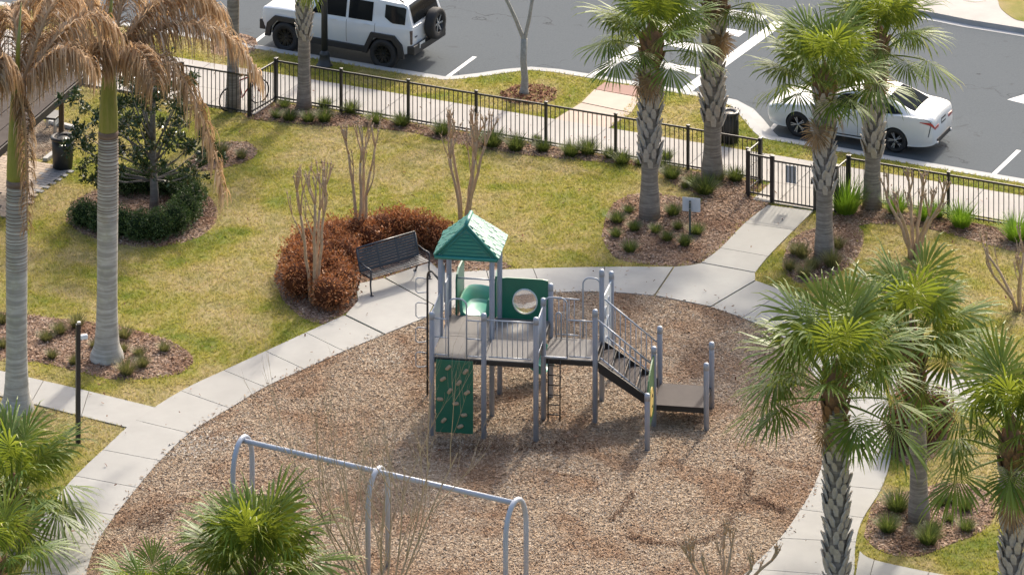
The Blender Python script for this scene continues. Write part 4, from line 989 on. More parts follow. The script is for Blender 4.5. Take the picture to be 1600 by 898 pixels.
def arch(a_, e_, z, top, r_=.019, name='arch_handle', foot=0.02):
    A, B_ = L(*a_), L(*e_); d = B_ - A; wd = d.length; rad = min(wd / 2, .16); pts = [A + Vector((0, 0, z + foot))]
    dn = d.normalized()
    for k in range(9):
        t = math.pi / 2 * k / 8; pts.append(A + dn * (rad - rad * math.cos(t)) + Vector((0, 0, z + top - rad + rad * math.sin(t))))
    for k in range(9):
        t = math.pi / 2 * k / 8; pts.append(B_ - dn * (rad - rad * math.sin(t)) + Vector((0, 0, z + top - rad + rad * math.cos(t))))
    pts.append(B_ + Vector((0, 0, z + foot)))
    b = MB(); b.tube(pts, r_, 8); return b.build(name, M['play_rail'], PS, True)
# climbing wall entry on the front of the first deck
arch((.32, -.01), (.67, -.01), ZA, 1.36)
for (q0, q1) in ((.06, .32), (.67, .95)):
    b = MB(); zs = (.88, .46, .06)
    for z in zs: b.tube([L(q0, -.01, ZA + z), L(q1, -.01, ZA + z)], .014, 7)
    b.tube([L((q0 + q1) / 2 + .08, -.01, ZA + .06), L((q0 + q1) / 2 + .08, -.01, ZA + .88)], .010, 6)
    b.build('side_rail', M['play_rail'], PS, True)
cw_ = MB(); cw_.bbox(L(.44, -.03, .93), (.87, .035, 1.66), .012, m=None); wall_ = cw_.build('climbing_wall', M['climb_green'], PS)
rn = random.Random(4)
for (x, y) in ((.34, .9), (.8, .86), (.2, .74), (.62, .70), (.38, .58), (.84, .57), (.12, .46), (.54, .41), (.76, .26), (.22, .17), (.66, .10)):
    b = MB(); b.lathe([(.075, 0), (.08, .018), (.06, .04), (.025, .05)], 10); 
    b.v = [(p[0] * 1.0, -p[2], p[1] * .62 + .018 * math.sin(p[0] * 30)) for p in b.v]
    h_ = b.build('hand_hold', M['hold_tan'], wall_, True); h_.location = L(.44, -.03, .93) + Vector(((x - .5) * .87, -.018, (y - .5) * 1.66)); h_.rotation_euler = (0, rn.uniform(-.6, .6), 0)
# solid side panel on the left, tower sides
def panel(a_, e_, z0, z1, mat, th=.03, name='side_panel', inset=.07):
    A, B_ = L(*a_), L(*e_); d = B_ - A; b = MB(); c = (A + B_) / 2 + Vector((0, 0, (z0 + z1) / 2)); b.bbox(c, (d.length - 2 * inset, th, z1 - z0), .012, math.atan2(d.y, d.x)); return b.build(name, M[mat], PS)
panel((0, 0), (0, 1), ZA + .03, ZA + 1.02, 'play_grey')
panel((0, 1.55), (0, 2), ZA + .05, ZA + .95, 'play_grey', inset=.02)
# bubble window panel
bp = MB(); A, B_ = L(1.04, 2), L(1.96, 2); n_ = 40; cz = ZA + .42; hw, z0, z1 = (B_ - A).length / 2, ZA - .02, ZA + .95; cx = (A + B_) / 2
out_ = []
for k in range(n_):
    t = 2 * math.pi * (k + .5) / n_; c_, s_ = math.cos(t), math.sin(t); q = 1 / max(abs(c_) / hw, abs(s_) / ((z1 - z0) / 2)); q = min(q, math.hypot(hw, (z1 - z0) / 2) * .97)
    out_.append((c_ * q, (z0 + z1) / 2 + s_ * q)); 
vs_ = []
for y in (-.02, .02):
    for k in range(n_): vs_.append(cx + Vector((out_[k][0], y, out_[k][1])))
    for k in range(n_):
        t = 2 * math.pi * (k + .5) / n_; vs_.append(cx + Vector((math.cos(t) * .275, y, cz + math.sin(t) * .275)))
fs = []
for k in range(n_):
    k2 = (k + 1) % n_; fs += [(k, k2, n_ + k2, n_ + k), (2 * n_ + k2, 2 * n_ + k, 3 * n_ + k, 3 * n_ + k2), (k2, k, 2 * n_ + k, 2 * n_ + k2), (n_ + k, n_ + k2, 3 * n_ + k2, 3 * n_ + k)]
bp.add(vs_, fs); pan = bp.build('bubble_panel', M['play_green'], PS)
b = MB(); b.lathe([(.285, .0), (.28, .03), (.25, .11), (.19, .19), (.10, .235), (.0, .25)], 24, cap=False); b.v = [(p[0], -p[2] - .022, p[1]) for p in b.v]
bb_ = b.build('bubble_window', M['clear_plastic'], pan, True); bb_.location = cx + Vector((0, 0, cz))
b = MB(); b.lathe([(.30, .0), (.30, .02), (.27, .02), (.27, 0)], 28, cap=False); b.v = [(p[0], -p[2] - .021, p[1]) for p in b.v]; q_ = b.build('window_ring', M['frosted_plastic'], pan, True); q_.location = cx + Vector((0, 0, cz))
# curved slide behind the tower
cen = [(.5, 2.0, ZA + .02), (.5, 2.25, ZA + .01), (.5, 2.52, ZA - .02), (.55, 2.78, ZA - .08), (.72, 2.98, ZA - .25), (.98, 3.02, ZA - .55), (1.26, 2.96, ZA - .95), (1.5, 2.86, .50), (1.7, 2.78, .34), (1.86, 2.74, .29)]
cc = crom([L(i, j, z) for i, j, z in cen], 3)
prof = [(-.36, .34), (-.335, .36), (-.30, .32), (-.27, .06), (-.2, 0), (0, -.015), (.2, 0), (.27, .06), (.30, .32), (.335, .36), (.36, .34), (.34, -.03), (-.34, -.03)]
sl = MB(); rows_ = []
for i, p in enumerate(cc):
    t = (cc[min(i + 1, len(cc) - 1)] - cc[max(i - 1, 0)]); t = Vector((t.x, t.y, 0)).normalized(); sd = Vector((t.y, -t.x, 0)); hi = 1.05
    rows_.append([p + sd * x + Vector((0, 0, z * (hi if z > .1 else 1) * (.5 if i > 24 and z > .1 else 1))) for x, z in prof])
np_ = len(prof); sl.v = [tuple(q) for rw in rows_ for q in rw]
for i in range(len(rows_) - 1):
    for k in range(np_): sl.f.append((i * np_ + k, i * np_ + (k + 1) % np_, (i + 1) * np_ + (k + 1) % np_, (i + 1) * np_ + k))
sl.f += [tuple(range(np_)), tuple((len(rows_) - 1) * np_ + k for k in range(np_ - 1, -1, -1))]
slide = sl.build('slide', M['slide_green'], PS); smooth_by_angle(slide, 40)
# slide entry hood: two tall side walls and a crossbar
for s_, i in ((0, .13), (1, .90)):
    b = MB(); y0, y1 = 1.98, (2.85 if s_ == 0 else 2.5)
    pts = [(y0, ZA + .0), (y0, ZA + .80), (y0 + .07, ZA + .93), (y0 + .3, ZA + .99), (y1 - .08, ZA + .95), (y1, ZA + .85), (y1, ZA - .1), (y0 + .2, ZA - .05)]
    vsl = [L(i, y, z) for y, z in pts] + [L(i + .035, y, z) for y, z in pts]; m_ = len(pts)
    b.add(vsl, [tuple(range(m_)), tuple(range(2 * m_ - 1, m_ - 1, -1))] + [(k, k + m_, (k + 1) % m_ + m_, (k + 1) % m_) for k in range(m_)]); b.build('slide_hood', M['play_green'], PS)
b = MB(); b.tube([L(.15, 2.06, ZA + .84), L(.9, 2.06, ZA + .84)], .02, 8); b.build('sit_bar', M['play_rail'], PS, True)
# roof: gable to the front, hip at the back
ez, rz_ = 3.66, 4.42
e0, e1, e2, e3 = L(-.12, .96, ez), L(1.13, .96, ez), L(1.13, 2.16, ez), L(-.12, 2.16, ez)
r0_, r1_ = L(.505, 1.0, rz_), L(.505, 1.56, rz_)
rb = MB(); th = Vector((0, 0, -.05))
vsr = [e0, e1, e2, e3, r0_, r1_] + [q + th for q in (e0, e1, e2, e3)]
rb.add(vsr, [(0, 1, 4), (1, 2, 5, 4), (2, 3, 5), (3, 0, 4, 5), (0, 6, 7, 1), (1, 7, 8, 2), (2, 8, 9, 3), (3, 9, 6, 0), (6, 9, 8, 7)]); roof = rb.build('roof', M['play_roof'], PS)
def on_tri(A, B_, C_, D_, u, v): return A.lerp(B_, u).lerp(D_.lerp(C_, u), v)
sh = MB(); rn = random.Random(8)
for (A, B_, C_, D_) in ((e1, e2, r1_, r0_), (e2, e3, r1_, r1_), (e3, e0, r0_, r1_)):
    nrm = (B_ - A).cross(D_ - A).normalized()
    if nrm.z < 0: nrm = -nrm
    nr = 11
    for q in range(nr):
        v0, v1 = q / nr, (q + .96) / nr; wl = (on_tri(A, B_, C_, D_, 1, v0) - on_tri(A, B_, C_, D_, 0, v0)).length; nc = max(1, int(wl / .125))
        for c in range(nc):
            sft = .5 * (q % 2) / nc; u0, u1 = max(0, c / nc + sft + .02 / nc), min(1, (c + .93) / nc + sft)
            if u1 <= u0: continue
            h1 = rn.uniform(.010, .030); pt = lambda u, v, h: on_tri(A, B_, C_, D_, u, v) + nrm * h
            sh.add([pt(u0, v0, h1 + .006), pt(u1, v0, h1 + .006), pt(u1, v1, h1 * .5 + .003), pt(u0, v1, h1 * .5 + .003), pt(u0, v0, .001), pt(u1, v0, .001), pt(u1, v1, .001), pt(u0, v1, .001)], [(0, 1, 2, 3), (0, 4, 5, 1), (1, 5, 6, 2), (3, 7, 4, 0)])
tag(sh.build('roof_shingles', M['play_roof'], roof), kind='stuff')
fm = MB()
for (A, B_) in ((e0, r0_), (e1, r0_)):                     # double gable mouldings
    for k, (dz, w_) in enumerate(((-.005, .05), (-.115, .03))):
        d = (B_ - A); o_ = Vector((0, -.03, dz)); fm.tube([A + o_ + d * (.02 + .05 * k), B_ + o_ - d * .01], w_ * .5, 6)
fm.tube([e0 + Vector((.02, -.03, -.02)), e1 + Vector((-.02, -.03, -.02))], .045, 6)
fm.tube([r0_ + Vector((0, -.04, 0)), r1_ + Vector((0, .03, 0))], .05, 8)
fm.build('roof_moulding', M['play_roof'], roof, True)
gr_ = MB()                                                 # raised siding on the gable
for q in range(1, 7):
    z = ez + q * .085; wq = 1.25 * U * (1 - (z - ez) / (rz_ - ez)) - .34
    if wq > .1: gr_.box(L(.505, .96, z) + Vector((0, .012 + (z - ez) * .04 - .018, -.02)), (wq, .02, .055))
gr_.build('gable_siding', M['play_roof'], roof)
# grab handles left of the tower, loop ladder
b = MB(); b.tube([L(0, 1.25, ZA + .55), L(0, 1.27, ZA + 1.0), L(0, 1.33, ZA + 1.45), L(0, 1.42, ZA + 1.45), L(0, 1.45, ZA + 1.0), L(0, 1.45, ZA + .55)], .016, 7); b.build('grab_handle', M['play_rail'], PS, True)
PX = (-.375, 1.7)
pp = [L(*PX, -.05), L(*PX, 1.5), L(*PX, 2.78)] + [L(*PX, 2.78) + Vector((.1 * (1 - math.cos(t)) * 1.6, -.35 * (1 - math.cos(t)) * .6, .22 * math.sin(t))) for t in (.4, .8, 1.2, 1.57)] + [L(0, 1.05, 3.0)]
b = MB(); b.tube(pp, .026, 9); pole = b.build('climbing_pole', M['black_coating'], PS, True)
for k in range(4):
    z = .55 + .58 * k; q = MB(); pts = [Vector((0, 0, 0)), Vector((-.12, -.02, .03)), Vector((-.22, -.03, .03)), Vector((-.27, -.03, .0)), Vector((-.27, -.03, -.16)), Vector((-.27, -.03, -.28)), Vector((-.22, -.03, -.32)), Vector((-.1, -.02, -.31)), Vector((0, 0, -.30))]
    q.tube(pts, .013, 6); lo = q.build('rung_loop', M['play_rail'], pole, True); lo.location = L(*PX, z + .45)
# ladder to the lower deck with its arch
arch((2.02, .98), (2.46, .98), ZC, 1.42)
b = MB(); x0, x1 = 2.10, 2.33
for x in (x0, x1): b.tube([L(x, .93, -.03), L(x, .96, ZC + .02)], .015, 7)
lad = b.build('ladder', M['black_coating'], PS, True)
for k in range(6): b = MB(); b.tube([L(x0, .93 + .004 * k, .16 + k * .225), L(x1, .93 + .004 * k, .16 + k * .225)], .0125, 6); b.build('rung', M['black_coating'], lad, True)
b = MB(); b.bbox(L(2.21, .955, ZC + .05), (.62, .05, .04), .01); b.build('ladder_header', M['play_rail'], lad)
arch((2.63, 2.02), (2.97, 2.02), ZC, 1.42)
# small hand loops
arch((2.12, 1.9), (2.22, 1.9), ZC, .62)
# steps
st = MB()
for k in range(4):
    t = (k + .6) / 4.6; st.bbox(L(3 + 1.13 * t, 1.5, ZC + (ZP - ZC) * (k + 1) / 5), (.31, U - .16, .035), .008)
stairs = st.build('stair_treads', M['deck_brown'], PS)
for k, j in enumerate((1.0, 2.0)):
    A, B_ = L(3.06, j, ZC - .06), L(4.11, j, ZP + .0); d = B_ - A; b = MB(); h = .2
    y = .02 if j < 1.5 else -.02
    vsl = [A + Vector((0, y + s_, z)) for s_ in (-.018, .018) for z in (.04, -h)] + [B_ + Vector((0, y + s_, z)) for s_ in (-.018, .018) for z in (.09, -h * .55)]
    b.add(vsl, [(0, 1, 5, 4), (3, 2, 6, 7), (0, 4, 6, 2), (1, 3, 7, 5), (0, 2, 3, 1), (4, 5, 7, 6)]); b.build('stringer', M['black_coating'], PS)
for k in range(4):
    t = (k + .2) / 4.6; b = MB(); b.box(L(3 + 1.13 * t, 1.5, ZC + (ZP - ZC) * (k + .5) / 5), (.015, U - .16, .15)); b.build('stair_riser', M['black_coating'], PS)
# play panels
A, B_ = L(4.13, -.07), L(4.13, 1.0); b = MB(); m_ = 14; pts = [(0.06, .36), (.94, .36), (.94, 1.66)] + [(.94 - .88 * math.sin(math.pi / 2 * k / 8), 1.22 + .44 * math.cos(math.pi / 2 * k / 8)) for k in range(1, 9)]
vsl = [A.lerp(B_, t) + Vector((s_, 0, z)) for s_ in (-.016, .016) for t, z in pts]; m_ = len(pts)
b.add(vsl, [tuple(range(m_ - 1, -1, -1)), tuple(range(m_, 2 * m_))] + [(k, (k + 1) % m_, (k + 1) % m_ + m_, k + m_) for k in range(m_)]); simple('panel_green', (.055, .13, .045), .45); tp = b.build('play_panel', M['panel_green'], PS)
b = MB(); b.lathe([(.32, 0), (.32, .012), (.30, .016)], 28); b.v = [(p[2], p[0], p[1]) for p in b.v]; d_ = b.build('yellow_dial', M['panel_yellow'], tp); d_.location = A.lerp(B_, .5) + Vector((.016, 0, .84))
for z in (-.12, .12): b = MB(); b.lathe([(.035, 0), (.035, .012)], 12); b.v = [(p[2], p[0], p[1]) for p in b.v]; q_ = b.build('dial_hole', M['black_coating'], tp); q_.location = A.lerp(B_, .55) + Vector((.033, 0, .84 + z))
q_ = panel((3.0, 2), (3.06, 3), .75, 2.35, 'frosted_plastic', .03, 'clear_panel')
for k, (t, z, rr) in enumerate(((.35, 1.9, .14), (.62, 1.55, .16), (.38, 1.2, .13), (.65, 2.05, .10))):
    b = MB(); b.lathe([(rr, -.03), (rr, .03), (rr * .8, .03), (rr * .8, -.03)], 18, cap=False); b.v = [(p[2], p[0], p[1]) for p in b.v]; d_ = b.build('panel_ring', M['play_rail'], q_, True); d_.location = L(3 + .06 * t, 2 + t, z)

# ================================================================ swing frame
SW = empty('swing_frame', G(590, 900), 0, 'pale grey arched swing frame without swings in front of the playground', 'swing set'); o0 = SW.location
feet = [((364, 860), (394, 834)), ((575, 912), (606, 885)), ((790, 964), (822, 937))]
tops = []
for f_, k_ in feet:
    A, B_ = G(*f_), G(*k_); d = (B_ - A); wd = d.length; d.normalize(); rad = wd / 2; H = 2.27; pts = [A - o0 + Vector((0, 0, -.05)), A - o0 + Vector((0, 0, H - rad * 1.5))]
    for k in range(1, 14):
        t = math.pi * k / 14; pts.append(A - o0 + d * (rad - rad * math.cos(t)) + Vector((0, 0, H - rad * 1.5 + rad * 1.5 * math.sin(t))))
    pts += [B_ - o0 + Vector((0, 0, H - rad * 1.5)), B_ - o0 + Vector((0, 0, -.05))]
    b = MB(); b.tube(pts, .056, 12); b.build('arch', M['swing_grey'], SW, True); tops.append((A + B_) / 2 - o0 + Vector((0, 0, H - .06)))
b = MB(); b.tube([tops[0], tops[1], tops[2]], 0.054, 12); b.build('top_beam', M['swing_grey'], SW, True)
for t in (.2, .32, .68, .82):
    p = tops[0].lerp(tops[2], t); b = MB(); b.box(p + Vector((0, 0, -.075)), (.05, .05, .06)); b.build('hanger_bracket', M['bolt_steel'], SW)

# ================================================================ bench
BA, BB = G(561, 453), G(652, 426)
dB = (BB - BA); angb = math.atan2(dB.y, dB.x); BN = empty('park_bench', BA.lerp(BB, .5) + Vector((math.sin(angb), -math.cos(angb), 0)) * .28, angb, 'black slatted metal bench on the concrete pad before the rust hedge', 'bench')
simple('bench_paint', (.035, .04, .05), .32, .2, .2, 9)
hl = dB.length / 2
bs = MB(); bs.bbox((0, 0, 0), (2 * hl, .055, .014), .005); slat0 = None
def slat(loc, tilt):
    global slat0
    if slat0 is None: slat0 = bs.build('slat', M['bench_paint'], BN); o = slat0
    else: o = inst(slat0.data, BN, 'slat')
    o.location = loc; o.rotation_euler = (tilt, 0, 0)
for k in range(6): slat((0, -.22 + k * .078, .43 - .012 * (k == 0) + .004 * (k - 2) ** 2 * .5 + .03), -.03)
for k in range(8): slat((0, .225 + k * .021, .50 + k * .062), R(72))
b = MB(); b.tube([(-hl, .395, 1.0), (hl, .395, 1.0)], .024, 8); b.build('top_rail', M['bench_paint'], BN, True)
for k in (-1, -.33, .33, 1):
    b = MB(); x = k * (hl - .02); b.box((x, .30, .73), (.045, .02, .58), m=Matrix.Rotation(R(-18.5), 3, 'X')); b.box((x, -.02, .437), (.045, .48, .02)); b.build('strap', M['bench_paint'], BN)
for k in (-1, 1):
    x = k * hl; b = MB(); b.tube([(x, -.27, 0.03), (x, -.235, .12), (x, -.21, .3), (x, -.235, .45), (x, -.24, .60), (x, -.20, .655), (x, .0, .655), (x, .24, .70)], .022, 8); b.build('arm_leg', M['bench_paint'], BN, True)
    b = MB(); b.tube([(x, .36, .03), (x, .30, .14), (x, .21, .36), (x, .23, .48), (x, .385, .98)], .022, 8); b.build('rear_leg', M['bench_paint'], BN, True)
    for y in (-.28, .37): b = MB(); b.lathe([(.05, .03), (.045, .05), (.02, .055)], 10, (x, y, 0)); b.build('foot', M['bench_paint'], BN)

# ================================================================ fences and gate
FH = 1.17
def fence(px, label, extra=None, zt=FH, posts_at=None):
    P = [G(*q) for q in px]; o = empty('iron_fence', P[0], 0, label, 'fence', 'black picket fence sections'); O = P[0]; pk = None; ps = None
    for s_ in range(len(P) - 1):
        A, B_ = P[s_] - O, P[s_ + 1] - O; d = B_ - A; ln = d.length; a = math.atan2(d.y, d.x); mid = (A + B_) / 2; d.normalize()
        for z in (zt - .05, .12, zt - .20) if s_ >= 0 else ():
            if z == zt - .20: continue
            b = MB(); b.bbox((0, 0, 0), (ln - .05, .035, .045 if z < .5 else .05), .006); r_o = b.build('rail', M['black_metal'], o); r_o.location = mid + Vector((0, 0, z)); r_o.rotation_euler.z = a
        n_ = max(2, round(ln / .135))
        for k in range(1, n_):
            p = A + d * ln * k / n_
            if pk is None: b = MB(); b.box((0, 0, 0), (.018, .018, zt - .12)); pk = b.build('picket', M['black_metal'], o); pk.location = p + Vector((0, 0, zt / 2 - .01)); pk.rotation_euler.z = a
            else: inst(pk.data, o, 'picket', p + Vector((0, 0, zt / 2 - .01)), (0, 0, a))
    for p in P:
        if ps is None: b = MB(); b.bbox((0, 0, zt / 2), (.075, .075, zt + .04), .008); b.bbox((0, 0, zt + .035), (.09, .09, .03), .01); ps = b.build('post', M['black_metal'], o); ps.location = p - O
        else: inst(ps.data, o, 'post', p - O)
        ps_rot = math.atan2(su.y, su.x)
    for c_ in o.children:
        if c_.name.startswith('post'): c_.rotation_euler.z = ps_rot
    return o
mainx = [(432, 158), (533, 175), (638, 192.5), (744, 210.5), (853, 228.5), (962, 247), (1075, 266), (1189, 285.5)]
fence(mainx, 'long black picket fence between the lawn and the street pavement')
fence([(391, 182), (430.5, 158.8)], 'short angled picket fence section beside the bicycle')
fence([(389, 181.5), (285, 164.5), (180, 147), (75, 130), (-30, 112)], 'black picket fence behind the royal palm fronds left of the bicycle')
fence([(1187.5, 287), (1168, 303)], 'short fence section turning in toward the gate from the left')
fence([(1170, 307), (1205.5, 314)], 'narrow fence section joining the gate on its left')
fence([(1276, 326), (1306, 331.5)], 'narrow fence section joining the gate behind the scaly palm')
fence([(1307, 330), (1325, 314.5)], 'short fence section turning back out to the street right of the gate')
fence([(1327, 314.5), (1482, 341), (1640, 368)], 'black picket fence right of the gate running out of frame')
GA, GB = G(1207, 317.5), G(1274, 328.5); d = GB - GA; gt = empty('gate', GA, math.atan2(d.y, d.x), 'closed black picket gate across the entrance path', 'gate'); ln = d.length
for x in (0, ln): b = MB(); b.bbox((x, 0, .61), (.095, .095, 1.24), .01); b.bbox((x, 0, 1.24), (.11, .11, .03), .01); b.build('gate_post', M['black_metal'], gt)
for z in (.06, 1.1): b = MB(); b.bbox((ln / 2, 0, z + .02), (ln - .11, .04, .05), .006); b.build('rail', M['black_metal'], gt)
pk = None
for k in range(1, 10):
    x = .05 + (ln - .1) * k / 10
    if pk is None: b = MB(); b.box((0, 0, 0), (.02, .02, 1.04)); pk = b.build('picket', M['black_metal'], gt); pk.location = (x, 0, .6)
    else: inst(pk.data, gt, 'picket', (x, 0, .6))
simple('sign_back', (.50, .53, .58), .45, .3, .1, 6)
b = MB(); b.bbox((ln * .43, .035, .82), (.27, .012, .46), .004); b.build('sign_plate', M['sign_back'], gt)
b = MB(); b.bbox((ln - .09, -.02, .75), (.05, .06, .14), .01); b.build('latch', M['black_metal'], gt)

# ================================================================ street furniture
sg = empty('sign', G(1078, 368), 0, 'back of a small white sign on a short grey post beside the path', 'sign')
simple('white_plate', (.55, .57, .60), .5, .1, .12, 5)
simple('sign_post', (.07, .09, .085), .6, .2)
b = MB(); b.bbox((0, 0, .44), (.05, .05, .9), .006); b.build('post', M['sign_post'], sg); b = MB(); b.bbox((.04, .04, .78), (.47, .012, .36), .004, R(-14)); b.build('plate', M['white_plate'], sg)
for z in (.70, .86): b = MB(); b.lathe([(.012, 0), (.012, .02)], 8); b.v = [(p[0], -.03 - p[2], p[1] + z) for p in b.v]; b.build('bolt', M['bolt_steel'], sg)
lp = empty('path_lamp', G(122, 692), R(20), 'black square path post with a small white fitting', 'lamp post')
b = MB(); b.bbox((0, 0, 1.36), (.10, .10, 2.72), .006); b.build('post', M['black_metal'], lp); simple('white_box', (.75, .75, .74), .4)
b = MB(); b.bbox((.13, -.02, 2.42), (.17, .11, .10), .02); b.build('sensor_box', M['white_box'], lp); b = MB(); b.tube([(.0, 0, 2.42), (.1, -.02, 2.42)], .02, 8); b.build('bracket', M['white_box'], lp)
b = MB(); b.bbox((.02, .0, 2.745), (.08, .08, .05), .008); b.build('cap', M['bolt_steel'], lp)
sl_ = empty('street_lamp', G(507, 104), 0, 'dark street lamp post with flared base on the kerb by the SUV', 'street lamp')
simple('lamp_iron', (.028, .032, .036), .45, .2)
b = MB(); b.lathe([(.24, 0), (.24, .05), (.20, .09), (.16, .2), (.135, .30), (.15, .34), (.15, .38), (.115, .42), (.10, .46)], 18); b.build('base', M['lamp_iron'], sl_, True)
b = MB(); b.lathe([(.095, .44), (.09, 2.0), (.08, 3.9)], 14); b.build('pole', M['lamp_iron'], sl_, True)
b = MB(); b.lathe([(.08, 3.9), (.14, 3.95), (.20, 4.3), (.13, 4.5), (.03, 4.6)], 14); b.build('lantern', M['lamp_iron'], sl_, True)
def bin_(base, h, r_, label, slats):
    o = empty('litter_bin', base, 0, label, 'litter bin')
    b = MB(); b.lathe([(r_ * .84, .02), (r_ * .92, h * .5), (r_ * .96, h - .06)], 18); b.build('body', M['dark_plastic'], o, True)
    b = MB(); b.lathe([(r_ * 1.06, h - .08), (r_ * 1.08, h - .03), (r_ * .9, h + .0), (r_ * .55, h - .05), (r_ * .5, h - .2)], 18); b.build('rim', M['black_metal'], o, True)
    if slats:
        s0 = None
        for k in range(20):
            a = 2 * math.pi * k / 20
            if s0 is None: b = MB(); b.add([(-.02, 0, .03), (.02, 0, .03), (.02, 0, h * .75), (-.02, 0, h * .75), (.02, -.06, h), (-.02, -.06, h), (-.02, .012, .03), (.02, .012, .03), (.02, .012, h * .75), (-.02, .012, h * .75)], [(0, 1, 2, 3), (3, 2, 4, 5), (6, 9, 8, 7), (0, 3, 9, 6), (1, 7, 8, 2)]); s0 = b.build('slat', M['black_metal'], o)
            q = s0 if k == 0 else inst(s0.data, o, 'slat')
            q.location = (math.sin(a) * r_ * .98, -math.cos(a) * r_ * .98, 0); q.rotation_euler = (0, 0, a)
    return o
bin_(G(1139, 222), .86, .27, 'black slatted litter bin on the verge behind the crosswalk palm', True)
bin_(G(98, 263), .88, .31, 'black litter bin on the paving beside the pavilion', False)
# pavilion, far left: plank roof on posts
simple('roof_plank', (.085, .072, .064), .95, 0, .35, 4, .3, .08, orand=.35); simple('roof_fascia', (.035, .028, .024), .7); simple('timber', (.12, .08, .05), .8, 0, .3, 5)
PV = empty('pavilion', G(30, 330), 0, 'pavilion with a dark grey plank roof at the left edge', 'pavilion'); O = PV.location
zr0, zr1 = 2.3, 2.55
c00, c10 = G(57, 180, zr0), G(108, 136, zr0)                   # right eave, near and far
dv = (c10 - c00).normalized(); lf = Vector((-dv.y, dv.x, 0)); lf = lf if lf.x < 0 else -lf; LEN_ = (c10 - c00).length + 1.1; c00 = c00 - dv * .05
tiltv = (lf * 1.0 + Vector((0, 0, .10))).normalized()
near0 = G(-10, 218, zr0)
for k in range(12):
    A = c00 - O + tiltv * (.42 * k) ; b = MB(); w_ = .40; nn = dv.cross(tiltv).normalized(); nn = nn if nn.z > 0 else -nn
    st_ = -3.2
    q0, q1 = A + dv * st_, A + dv * LEN_
    vsl = [q0, q1, q1 + tiltv * w_, q0 + tiltv * w_]; vsl = vsl + [q - nn * .05 for q in vsl]
    b.add(vsl, [(0, 1, 2, 3), (7, 6, 5, 4), (0, 4, 5, 1), (1, 5, 6, 2), (2, 6, 7, 3), (3, 7, 4, 0)]); b.build('roof_plank', M['roof_plank'], PV)
b = MB(); A = c00 - O + Vector((0, 0, -.13)) - tiltv * .03; b.box(A + dv * (LEN_ - 3.2) / 2, (LEN_ + 3.2, .04, .2), math.atan2(dv.y, dv.x)); b.build('fascia', M['roof_fascia'], PV)
b = MB(); A = c00 - O + Vector((0, 0, -.08)) - dv * 3.23; b.box(A + tiltv * 2.5, (5.0, .04, .2), math.atan2(lf.y, lf.x)); b.build('fascia', M['roof_fascia'], PV)
for (u_, t_) in ((.5, .5), (.5, 4.2), (LEN_ - .4, .5), (LEN_ - .4, 4.2)):
    p = c00 - O + dv * u_ + tiltv * t_; b = MB(); b.bbox((p.x, p.y, p.z / 2 - .05), (.14, .14, p.z), .01); b.build('post', M['timber'], PV)
pt = empty('picnic_bench', G(80, 205), math.atan2(dv.y, dv.x), 'dark bench end showing under the pavilion roof edge', 'bench'); 
b = MB(); b.bbox((0, 0, .45), (.62, .5, .06), .01); b.build('seat', M['dark_plastic'], pt); 
for y in (-.2, .2): b = MB(); b.bbox((-.2 if y < 0 else .2, y, .22), (.07, .07, .43), .008); b.build('leg', M['bolt_steel'], pt)
b = MB(); b.bbox((0, -.235, .34), (.6, .03, .14), .008); b.build('apron', M['sign_back'], pt)
# bicycle behind the fence
BI = empty('bicycle', G(381, 168), R(38), 'red bicycle leaning behind the fence near the smooth palm trunk', 'bicycle')
simple('bike_red', (.30, .015, .012), .3, 0, .1); simple('rubber', (.012, .012, .012), .7)
for x in (-.5, .52):
    b = MB(); ring = [Vector((x + .32 * math.cos(t), 0, .34 + .32 * math.sin(t))) for t in [2 * math.pi * k / 24 for k in range(25)]]; b.tube(ring, .02, 6, cap=False); wh = b.build('wheel', M['rubber'], BI, True)
    b = MB()
    for k in range(8): t = math.pi * k / 8; b.tube([(x + .3 * math.cos(t), 0, .34 + .3 * math.sin(t)), (x - .3 * math.cos(t), 0, .34 - .3 * math.sin(t))], .003, 4)
    b.build('spokes', M['bolt_steel'], wh)
b = MB()
for q in (((-.5, 0, .34), (-.05, 0, .30)), ((-.05, 0, .30), (-.18, 0, .85)), ((-.5, 0, .34), (-.16, 0, .76)), ((-.16, 0, .78), (.36, 0, .84)), ((-.05, 0, .30), (.37, 0, .76)), ((.36, 0, .95), (.52, 0, .34))): b.tube(q, .02, 7)
b.build('frame', M['bike_red'], BI, True)
b = MB(); b.bbox((-.2, 0, .93), (.26, .14, .07), .03); b.tube([(-.18, 0, .84), (-.2, 0, .9)], .015, 6); b.build('saddle', M['rubber'], BI)
b = MB(); b.tube([(.36, 0, .95), (.35, 0, 1.04)], .016, 6); b.tube([(.28, -.28, 1.06), (.34, -.2, 1.05), (.36, 0, 1.04), (.34, .2, 1.05), (.28, .28, 1.06)], .014, 6); b.build('handlebar', M['rubber'], BI, True)
b = MB(); b.tube([(-.05, 0, .3), (.02, .07, .18)], .012, 6); b.tube([(-.05, 0, .3), (-.12, -.07, .42)], .012, 6); b.build('crank', M['bolt_steel'], BI)
